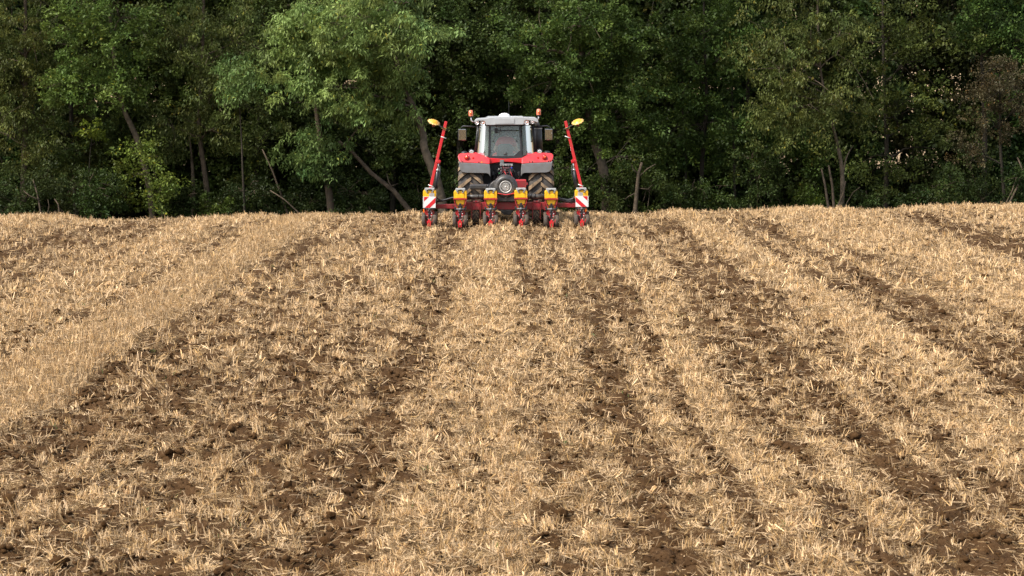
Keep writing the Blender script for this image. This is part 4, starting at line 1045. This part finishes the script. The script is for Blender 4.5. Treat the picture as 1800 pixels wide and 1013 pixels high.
def tree(name, label, cat, Y, trunk, r0, crowns, col, style, lsize=.12, npc=150, bark='bark', group=None, over=True, depth=.85, extra_trunks=(), cr=(.42, .78), limbs=14, cvar=.22, dy=-0.55):
    """trunk: measured points from the foot up; crowns: (x, y, half width, half height, number of leaf clumps)"""
    bx, _ = px(trunk[0][0], 0, Y); bz = float(base_z(np.array(bx), np.array(Y)))
    root = empty(name, (bx, Y, bz - .03)); tag(root, label, cat, group)
    org = Vector((bx, Y, bz - .03))
    tb = B(); bm_ = M[bark]
    def path(tr, r):
        pts = []
        for i, (x, y) in enumerate(tr):
            X, Z = px(x, y, Y)
            if i == 0: X2, _ = px(x, y, Y); pts.append(Vector((X2, Y, bz - .25))); Z = max(Z, bz + .25)
            pts.append(Vector((X, Y + (0 if i == 0 else random.uniform(-.18, .18)), Z)))
        n = len(pts); rs = [r * (1.25 if i == 0 else 1) * (1 - .72 * (i / (n - 1)) ** 1.1) for i in range(n)]
        # refine so the stem bends smoothly
        P2, R2 = [], []
        for i in range(n - 1):
            a, b_, c, d_ = pts[max(i - 1, 0)], pts[i], pts[i + 1], pts[min(i + 2, n - 1)]
            for u in (0, .25, .5, .75):
                P2.append(0.5 * ((2 * b_) + (c - a) * u + (2 * a - 5 * b_ + 4 * c - d_) * u * u + (3 * b_ - a - 3 * c + d_) * u ** 3))
                R2.append((rs[i] * (1 - u) + rs[i + 1] * u) * random.uniform(.93, 1.07))
        P2.append(pts[-1]); R2.append(rs[-1])
        tb.tube(P2, R2, bm_, seg=10); return P2, R2
    P2, R2 = path(trunk, r0)
    for (et, er) in extra_trunks: path(et, er)
    C, RR, CN, LS = [], [], [], []
    cl = list(crowns)
    s = FPX / Y
    for (x, y, rx, ry, n) in cl:
        X, Z = px(x, y, Y)
        d = rng.normal(size=(n, 3)); d /= np.linalg.norm(d, axis=1, keepdims=True)
        q = d * (rng.random((n, 1)) ** .42) * np.array([rx / s, max(.7, rx / s * depth), ry / s])
        C.append(q + np.array([X, Y + dy, Z])); RR.append(rng.uniform(*cr, n)); CN.append(rng.integers(int(npc * .6), int(npc * 1.4), n)); LS.append(np.full(n, lsize))
    if over and crowns:           # the rest of the crown, above the picture's upper edge
        x, y, rx, ry, n = max(crowns, key=lambda c: c[4]); X, _ = px(x, 0, Y); n = 26
        d = rng.normal(size=(n, 3)); d /= np.linalg.norm(d, axis=1, keepdims=True)
        q = d * (rng.random((n, 1)) ** .42) * np.array([rx / s * .9, max(.9, rx / s * depth), 1.7])
        C.append(q + np.array([X, Y + dy, 9.2])); RR.append(rng.uniform(.6, .95, n)); CN.append(np.full(n, int(npc * .45))); LS.append(np.full(n, lsize * 1.7))
    if C:
        Ca = np.concatenate(C); Ra = np.concatenate(RR); Cn = np.concatenate(CN); Ls = np.concatenate(LS)
        lo = Ca[:, 2] < bz + .3; Ca[lo, 2] = bz + .3 + rng.random(lo.sum()) * .5
        V, F, T = leaf_mesh(Ca, Ra, Cn, col, np.repeat(np.repeat(Ls, 3), np.repeat((Cn * DENS / 3).astype(int), 3)), style, cvar)
        # limbs to a share of the clumps, twigs to the rest
        pz = np.array([[p.x, p.y, p.z] for p in P2])
        order = rng.permutation(len(Ca)); main = order[:min(limbs, len(Ca))]
        ends = []
        for j in main:
            c = Ca[j]; ok = np.where(pz[:, 2] < c[2] - .15)[0]
            if len(ok) == 0: ok = np.array([1])
            k = ok[np.argmin(np.linalg.norm(pz[ok] - c, axis=1) + .2 * (c[2] - pz[ok, 2]))]
            tp = twig_path(pz[k], c, .10, 6); L = np.linalg.norm(pz[k] - c)
            tb.tube(tp, min(R2[k] * .62, .02 + .022 * L), bm_, seg=6, rend=.010, caps=False); ends.append(tp)
        for j in order[limbs:limbs + 60]:
            if not ends: break
            c = Ca[j]; e = min(ends, key=lambda t: (t[3] - Vector(c)).length)
            tb.tube(twig_path(e[3], c, .08, 4), .016, bm_, seg=4, rend=.006, caps=False)
        me = np_mesh('crown', V - np.array(org), F, T, [M['leaf']]); link('crown', me, root)
    tb.build('trunk', root, org, recalc=False)
    return root

olive, mid, ash, dark, oak = (.062, .072, .022), (.060, .098, .026), (.138, .200, .074), (.026, .042, .014), (.046, .078, .016)
DENS = 1.5
DR = 'droop'
tree('hedgerow_tree', 'olive tree with yellowing and reddish leaf tips at the far left edge of the wood', 'tree', 80, [(40, 380), (45, 250), (50, 100), (52, -60)], .16,
     [(45, 75, 110, 115, 60), (20, 230, 95, 100, 48)], (.070, .086, .026), DR, .11, cvar=.3)
tree('maple_tree', 'tree with slim bent bare trunk under bright green sprays, second from the left edge', 'tree', 78.5, [(268, 375), (260, 315), (243, 245), (224, 200), (213, 165), (200, 60), (190, -60)], .145,
     [(190, 60, 108, 80, 46), (190, 152, 80, 30, 20), (125, 148, 38, 32, 11)], (.070, .112, .030), 'oak', .11, bark='palebark')
tree('young_maple', 'low yellow-green leafy suckers round the foot of the slim bent trunk', 'sapling', 77.6, [(285, 372), (282, 330), (262, 280), (250, 262)], .03,
     [(255, 268, 34, 26, 8), (285, 335, 26, 36, 11), (238, 305, 22, 18, 4)], (.080, .112, .024), 'oak', .10, 110, over=False, limbs=6, bark='palebark')
tree('bright_sprig', 'small isolated yellow-green spray hanging in the dark left of the bent trunk', 'sapling', 78, [(150, 372), (155, 320), (160, 260), (166, 232)], .025,
     [(166, 229, 26, 9, 4)], (.10, .135, .022), 'oak', .10, 90, over=False, limbs=3, cr=(.25, .4), bark='darkbark')
tree('field_maple', 'olive green tree with feathery twigs and two slender grey stems left of the pale ash', 'tree', 79.5, [(367, 376), (362, 310), (352, 220), (360, 100), (365, -60)], .13,
     [(380, 62, 100, 85, 46), (395, 195, 75, 75, 28), (315, 230, 50, 55, 14)], (.066, .086, .028), DR, .11, extra_trunks=[([(340, 376), (341, 310), (335, 240)], .11)])
tree('ash_tree', 'tall pale green ash with drooping leaflets and a leaning pale trunk left of the tractor', 'tree', 76, [(779, 372), (768, 318), (747, 262), (744, 235), (728, 190), (705, 140), (690, 60), (680, -80)], .19,
     [(640, 50, 140, 82, 64), (590, 145, 92, 66, 36), (690, 165, 62, 52, 20), (520, 60, 45, 60, 16)], ash, 'ash', .15, 190, bark='palebark', cr=(.40, .72), limbs=20)
tree('ash_sapling', 'pale green leafy tuft jutting from the dark between the feathery tree and the ash', 'sapling', 77, [(430, 374), (428, 300), (425, 230), (422, 170)], .05,
     [(420, 152, 42, 46, 15)], (.090, .142, .052), 'ash', .14, 150, over=False, limbs=8, bark='darkbark')
tree('young_ash', 'ivy clad ash trunk with one low pale green spray above the leaning bare trunk', 'tree', 77, [(582, 376), (577, 330), (566, 260), (552, 150), (535, 20), (530, -60)], .15,
     [(562, 268, 34, 44, 15)], (.086, .138, .050), 'ash', .14, 160, over=False, limbs=8)
tree('copse_tree', 'dark shaded tree with thin black stems rising directly behind the tractor roof', 'tree', 84, [(808, 372), (808, 200), (800, 80), (798, -60)], .17,
     [(850, 70, 122, 100, 66), (850, 200, 100, 66, 36), (860, 300, 110, 60, 30)], (.040, .064, .020), 'oak', .11, bark='darkbark', extra_trunks=[([(905, 372), (900, 250), (915, 120)], .1)])
tree('oak_tree', 'broad oak with rounded leaf clumps over a stout grey trunk right of the tractor', 'tree', 78, [(1068, 372), (1066, 330), (1058, 288), (1044, 245), (1030, 180), (1020, 80), (1015, -80)], .235,
     [(1010, 75, 112, 84, 54), (1065, 90, 70, 84, 30), (965, 170, 62, 50, 18), (1050, 190, 88, 56, 26)], (.050, .085, .023), 'oak', .11, 190, bark='palebark', limbs=20)
tree('sessile_oak', 'deep green oak over thin black stems, midway between the stout trunk and the cherry', 'tree', 80.5, [(1232, 372), (1234, 280), (1240, 180), (1236, 60), (1234, -60)], .12,
     [(1230, 65, 105, 88, 50), (1240, 205, 92, 66, 28), (1180, 250, 60, 50, 14)], (.040, .070, .018), 'oak', .11, bark='darkbark', extra_trunks=[([(1204, 372), (1205, 280), (1196, 170)], .08), ([(1292, 372), (1290, 270), (1284, 150)], .08)])
tree('cherry_tree', 'olive cherry with hanging leaves and a thin forked grey stem over dead poles', 'tree', 77, [(1481, 360), (1480, 300), (1471, 250), (1463, 225), (1440, 120), (1430, -60)], .095,
     [(1400, 75, 112, 98, 50), (1370, 185, 76, 60, 24), (1470, 200, 74, 46, 19)], (.072, .092, .030), DR, .115, bark='palebark', extra_trunks=[([(1480, 330), (1486, 280), (1500, 255)], .05)])
tree('wych_elm', 'loose crowned tree with a straight black trunk and pale field showing through its gaps', 'tree', 80, [(1557, 362), (1558, 280), (1556, 200), (1550, 80), (1548, -60)], .12,
     [(1575, 60, 105, 72, 30), (1605, 195, 95, 74, 22), (1545, 285, 70, 46, 7)], (.058, .078, .022), 'oak', .11, 130, bark='darkbark')
tree('hawthorn_tree', 'dull reddish brown hawthorn at the right edge of the wood', 'tree', 77.5, [(1768, 362), (1758, 260), (1752, 130)], .09,
     [(1752, 165, 58, 76, 34), (1700, 255, 30, 26, 5)], (.054, .046, .028), 'fine', .075, 210, over=False, cr=(.35, .6), bark='darkbark')
tree('turkey_oak', 'bright green oak bough hanging into the top right corner above the reddish hawthorn', 'tree', 80.5, [(1730, 366), (1728, 240), (1722, 100), (1720, -60)], .14,
     [(1722, 38, 74, 56, 28), (1790, 110, 55, 90, 24)], (.052, .092, .026), 'oak', .11, bark='darkbark')
tree('hornbeam', 'dense dark green tree filling the gap between the deep green oak and the cherry', 'tree', 83, [(1318, 370), (1316, 240), (1310, 80), (1310, -60)], .12,
     [(1312, 60, 82, 90, 42), (1310, 235, 94, 78, 38), (1410, 260, 60, 60, 16)], (.046, .078, .019), 'oak', .11, bark='darkbark')
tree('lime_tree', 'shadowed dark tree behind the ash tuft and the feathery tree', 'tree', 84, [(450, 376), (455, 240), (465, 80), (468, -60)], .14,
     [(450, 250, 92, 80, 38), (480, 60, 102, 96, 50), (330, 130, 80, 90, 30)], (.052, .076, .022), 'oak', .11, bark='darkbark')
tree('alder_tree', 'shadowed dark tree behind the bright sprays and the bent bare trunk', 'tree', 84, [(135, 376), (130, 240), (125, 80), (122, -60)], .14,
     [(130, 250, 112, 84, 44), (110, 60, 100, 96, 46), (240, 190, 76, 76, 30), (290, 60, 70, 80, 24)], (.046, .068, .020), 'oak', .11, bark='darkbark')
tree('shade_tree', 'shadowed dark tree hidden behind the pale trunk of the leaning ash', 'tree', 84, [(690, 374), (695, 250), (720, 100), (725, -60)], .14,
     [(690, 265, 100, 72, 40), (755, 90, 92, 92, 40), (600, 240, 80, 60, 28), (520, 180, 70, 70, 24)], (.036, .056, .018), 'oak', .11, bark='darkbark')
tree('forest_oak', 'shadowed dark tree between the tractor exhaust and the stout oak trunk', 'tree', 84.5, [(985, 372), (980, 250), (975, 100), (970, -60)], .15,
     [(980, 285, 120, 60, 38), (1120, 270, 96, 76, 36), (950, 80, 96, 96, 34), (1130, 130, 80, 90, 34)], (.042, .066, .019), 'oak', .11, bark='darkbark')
tree('edge_tree', 'olive tree beyond the left end of the picture', 'tree', 80, [(-70, 382), (-66, 200), (-64, -60)], .14, [(-70, 90, 90, 110, 26), (-70, 250, 80, 90, 20)], olive, DR, .13, 110)
tree('corner_tree', 'green oak beyond the right end of the picture', 'tree', 80, [(1880, 362), (1878, 200), (1876, -60)], .14, [(1885, 90, 80, 110, 26), (1880, 260, 80, 80, 18)], oak, 'oak', .13, 110)

# leaning and dead wood at the edge of the field
def dead(name, label, cat, Y, stems, bark='bark'):
    X0, _ = px(stems[0][0][0][0], 0, Y); bz = float(base_z(np.array(X0), np.array(Y))); org = Vector((X0, Y, bz))
    t = B()
    for (pts, r) in stems:
        P = [];
        for i, (x, y) in enumerate(pts):
            X, Z = px(x, y, Y); P.append(Vector((X, Y + random.uniform(-.06, .06), Z)))
        if P[0].z < bz + .9: P.insert(0, Vector((P[0].x, Y, bz - .2)))
        n = len(P); t.tube(P, [r * (1 - .55 * i / (n - 1)) for i in range(n)], M[bark], seg=8)
    o = t.build(name, None, org, loc=org, recalc=False); tag(o, label, cat); return o
dead('leaning_trunk', 'bare grey trunk leaning left out of the wood towards the ivy clad ash', 'dead tree', 76.6,
     [([(722, 372), (692, 335), (653, 304), (621, 268), (596, 247)], .11), ([(606, 256), (630, 225), (655, 201)], .035), ([(690, 333), (683, 318), (680, 305)], .03), ([(672, 318), (684, 328), (700, 322)], .025)])
dead('broken_stump', 'pale broken stump with side twigs right of the stout oak trunk', 'stump', 76.8,
     [([(1117, 364), (1120, 330), (1122, 305), (1128, 285)], .095), ([(1121, 312), (1138, 296), (1152, 288)], .03), ([(1119, 338), (1106, 344), (1098, 350)], .025), ([(1122, 305), (1112, 296), (1110, 288)], .025), ([(1119, 330), (1138, 332), (1150, 322)], .02)])
dead('dead_pole', 'bleached dead pole leaning left, leftmost of the three under the cherry', 'dead stem', 76.6, [([(1456, 362), (1450, 325), (1444, 296)], .06)])
dead('dead_pole', 'bleached dead pole with a pointed top between the leaning pole and the cherry stem', 'dead stem', 76.6, [([(1466, 362), (1463, 325), (1456, 290)], .065)])
dead('forked_snag', 'twisted dead branches rising right of the cherry stem', 'dead stem', 76.6, [([(1474, 362), (1482, 340), (1486, 318)], .05), ([(1486, 362), (1500, 338), (1512, 328)], .025)])
dead('dead_branch', 'crooked reddish dead branch at the lower right edge of the wood', 'dead branch', 76.6, [([(1772, 362), (1790, 325), (1798, 300), (1788, 276)], .05), ([(1768, 360), (1780, 335), (1786, 312)], .03)])
dead('dead_branch', 'thin bleached twigs poking from the dark shrubs at the lower left', 'dead branch', 76.6, [([(72, 376), (66, 340), (59, 315)], .045), ([(68, 350), (52, 343), (42, 334)], .025), ([(104, 376), (103, 358), (96, 349)], .04), ([(82, 378), (86, 362), (84, 350)], .02)])
dead('fallen_branch', 'thin pale fallen branch slanting down left of the ivy clad trunk', 'dead branch', 76.6, [([(526, 374), (500, 350), (475, 334)], .035)])
dead('fallen_branch', 'thin grey pole slanting through the dark under the feathery tree', 'dead branch', 78, [([(505, 372), (480, 300), (462, 262)], .05)], 'bark')

# shrubs along the foot of the wood
shr = [
 (30, 335, 55, 45, 18, (.034, .054, .017), 'dark shrub below the yellowing olive tree at the far left'),
 (110, 325, 52, 50, 18, (.040, .058, .020), 'dark shrub with dull leaves behind the thin bleached twigs'),
 (178, 340, 60, 42, 18, (.032, .055, .015), 'low dense blackish shrub left of the yellow-green suckers'),
 (325, 352, 36, 26, 9, (.028, .046, .013), 'small dark shrub between the suckers and the slender grey stems'),
 (386, 366, 28, 20, 8, (.058, .088, .020), 'small brighter green bush at the foot of the slender grey stems'),
 (445, 342, 58, 42, 18, (.022, .036, .011), 'very dark shrub left of the thin fallen branch'),
 (530, 352, 46, 30, 12, (.026, .042, .013), 'very dark low shrub between fallen branch and ivy clad trunk'),
 (640, 345, 66, 38, 18, (.028, .046, .014), 'dark shrub under the leaning bare trunk'),
 (735, 335, 40, 40, 12, (.034, .056, .016), 'dark shrub at the foot of the pale ash trunk'),
 (800, 325, 36, 50, 14, (.040, .068, .017), 'mid green shrub between the left marker arm and the rear tyre'),
 (985, 325, 46, 50, 16, (.042, .070, .018), 'mid green shrub between the right rear tyre and right marker arm'),
 (1040, 340, 28, 36, 8, (.046, .072, .020), 'small leafy shrub left of the stout oak trunk'),
 (1092, 335, 26, 40, 9, (.048, .070, .022), 'twiggy shrub between the stout oak trunk and the broken stump'),
 (1165, 338, 50, 36, 15, (.040, .062, .018), 'dark shrub just right of the broken stump'),
 (1240, 345, 58, 38, 17, (.036, .060, .016), 'low dark shrub below the deep green oak'),
 (1330, 315, 62, 60, 24, (.032, .052, .015), 'big rounded dark shrub left of the dead poles'),
 (1420, 352, 24, 18, 6, (.060, .100, .020), 'small bright green bush just left of the dead poles'),
 (1525, 345, 34, 24, 8, (.040, .062, .018), 'low shrub between the dead branches and straight black trunk'),
 (1640, 335, 58, 38, 14, (.030, .050, .014), 'dark loose shrub right of the straight black trunk'),
 (1712, 312, 48, 56, 18, (.042, .066, .022), 'grey-green shrub below the reddish hawthorn'),
 (1795, 330, 40, 46, 14, (.034, .060, .018), 'dark green shrub at the far right edge by the crooked branch'),
]
for (x, y, rx, ry, n, col, lab) in shr:
    tree('shrub', lab, 'shrub', random.uniform(77.3, 79.0), [(x, 374), (x + 3, min(372, y + 20)), (x - 2, y - 10)], .035, [(x, y, rx, ry, n), (x, 372, rx, 14, max(3, n // 4))], tuple(v * .78 for v in col), 'shrub', .09, 150,
         over=False, limbs=6, bark='bark', group='shrubs along the wood edge', cr=(.32, .6))

# the dark trees deeper in the wood, one behind the other
k = 0
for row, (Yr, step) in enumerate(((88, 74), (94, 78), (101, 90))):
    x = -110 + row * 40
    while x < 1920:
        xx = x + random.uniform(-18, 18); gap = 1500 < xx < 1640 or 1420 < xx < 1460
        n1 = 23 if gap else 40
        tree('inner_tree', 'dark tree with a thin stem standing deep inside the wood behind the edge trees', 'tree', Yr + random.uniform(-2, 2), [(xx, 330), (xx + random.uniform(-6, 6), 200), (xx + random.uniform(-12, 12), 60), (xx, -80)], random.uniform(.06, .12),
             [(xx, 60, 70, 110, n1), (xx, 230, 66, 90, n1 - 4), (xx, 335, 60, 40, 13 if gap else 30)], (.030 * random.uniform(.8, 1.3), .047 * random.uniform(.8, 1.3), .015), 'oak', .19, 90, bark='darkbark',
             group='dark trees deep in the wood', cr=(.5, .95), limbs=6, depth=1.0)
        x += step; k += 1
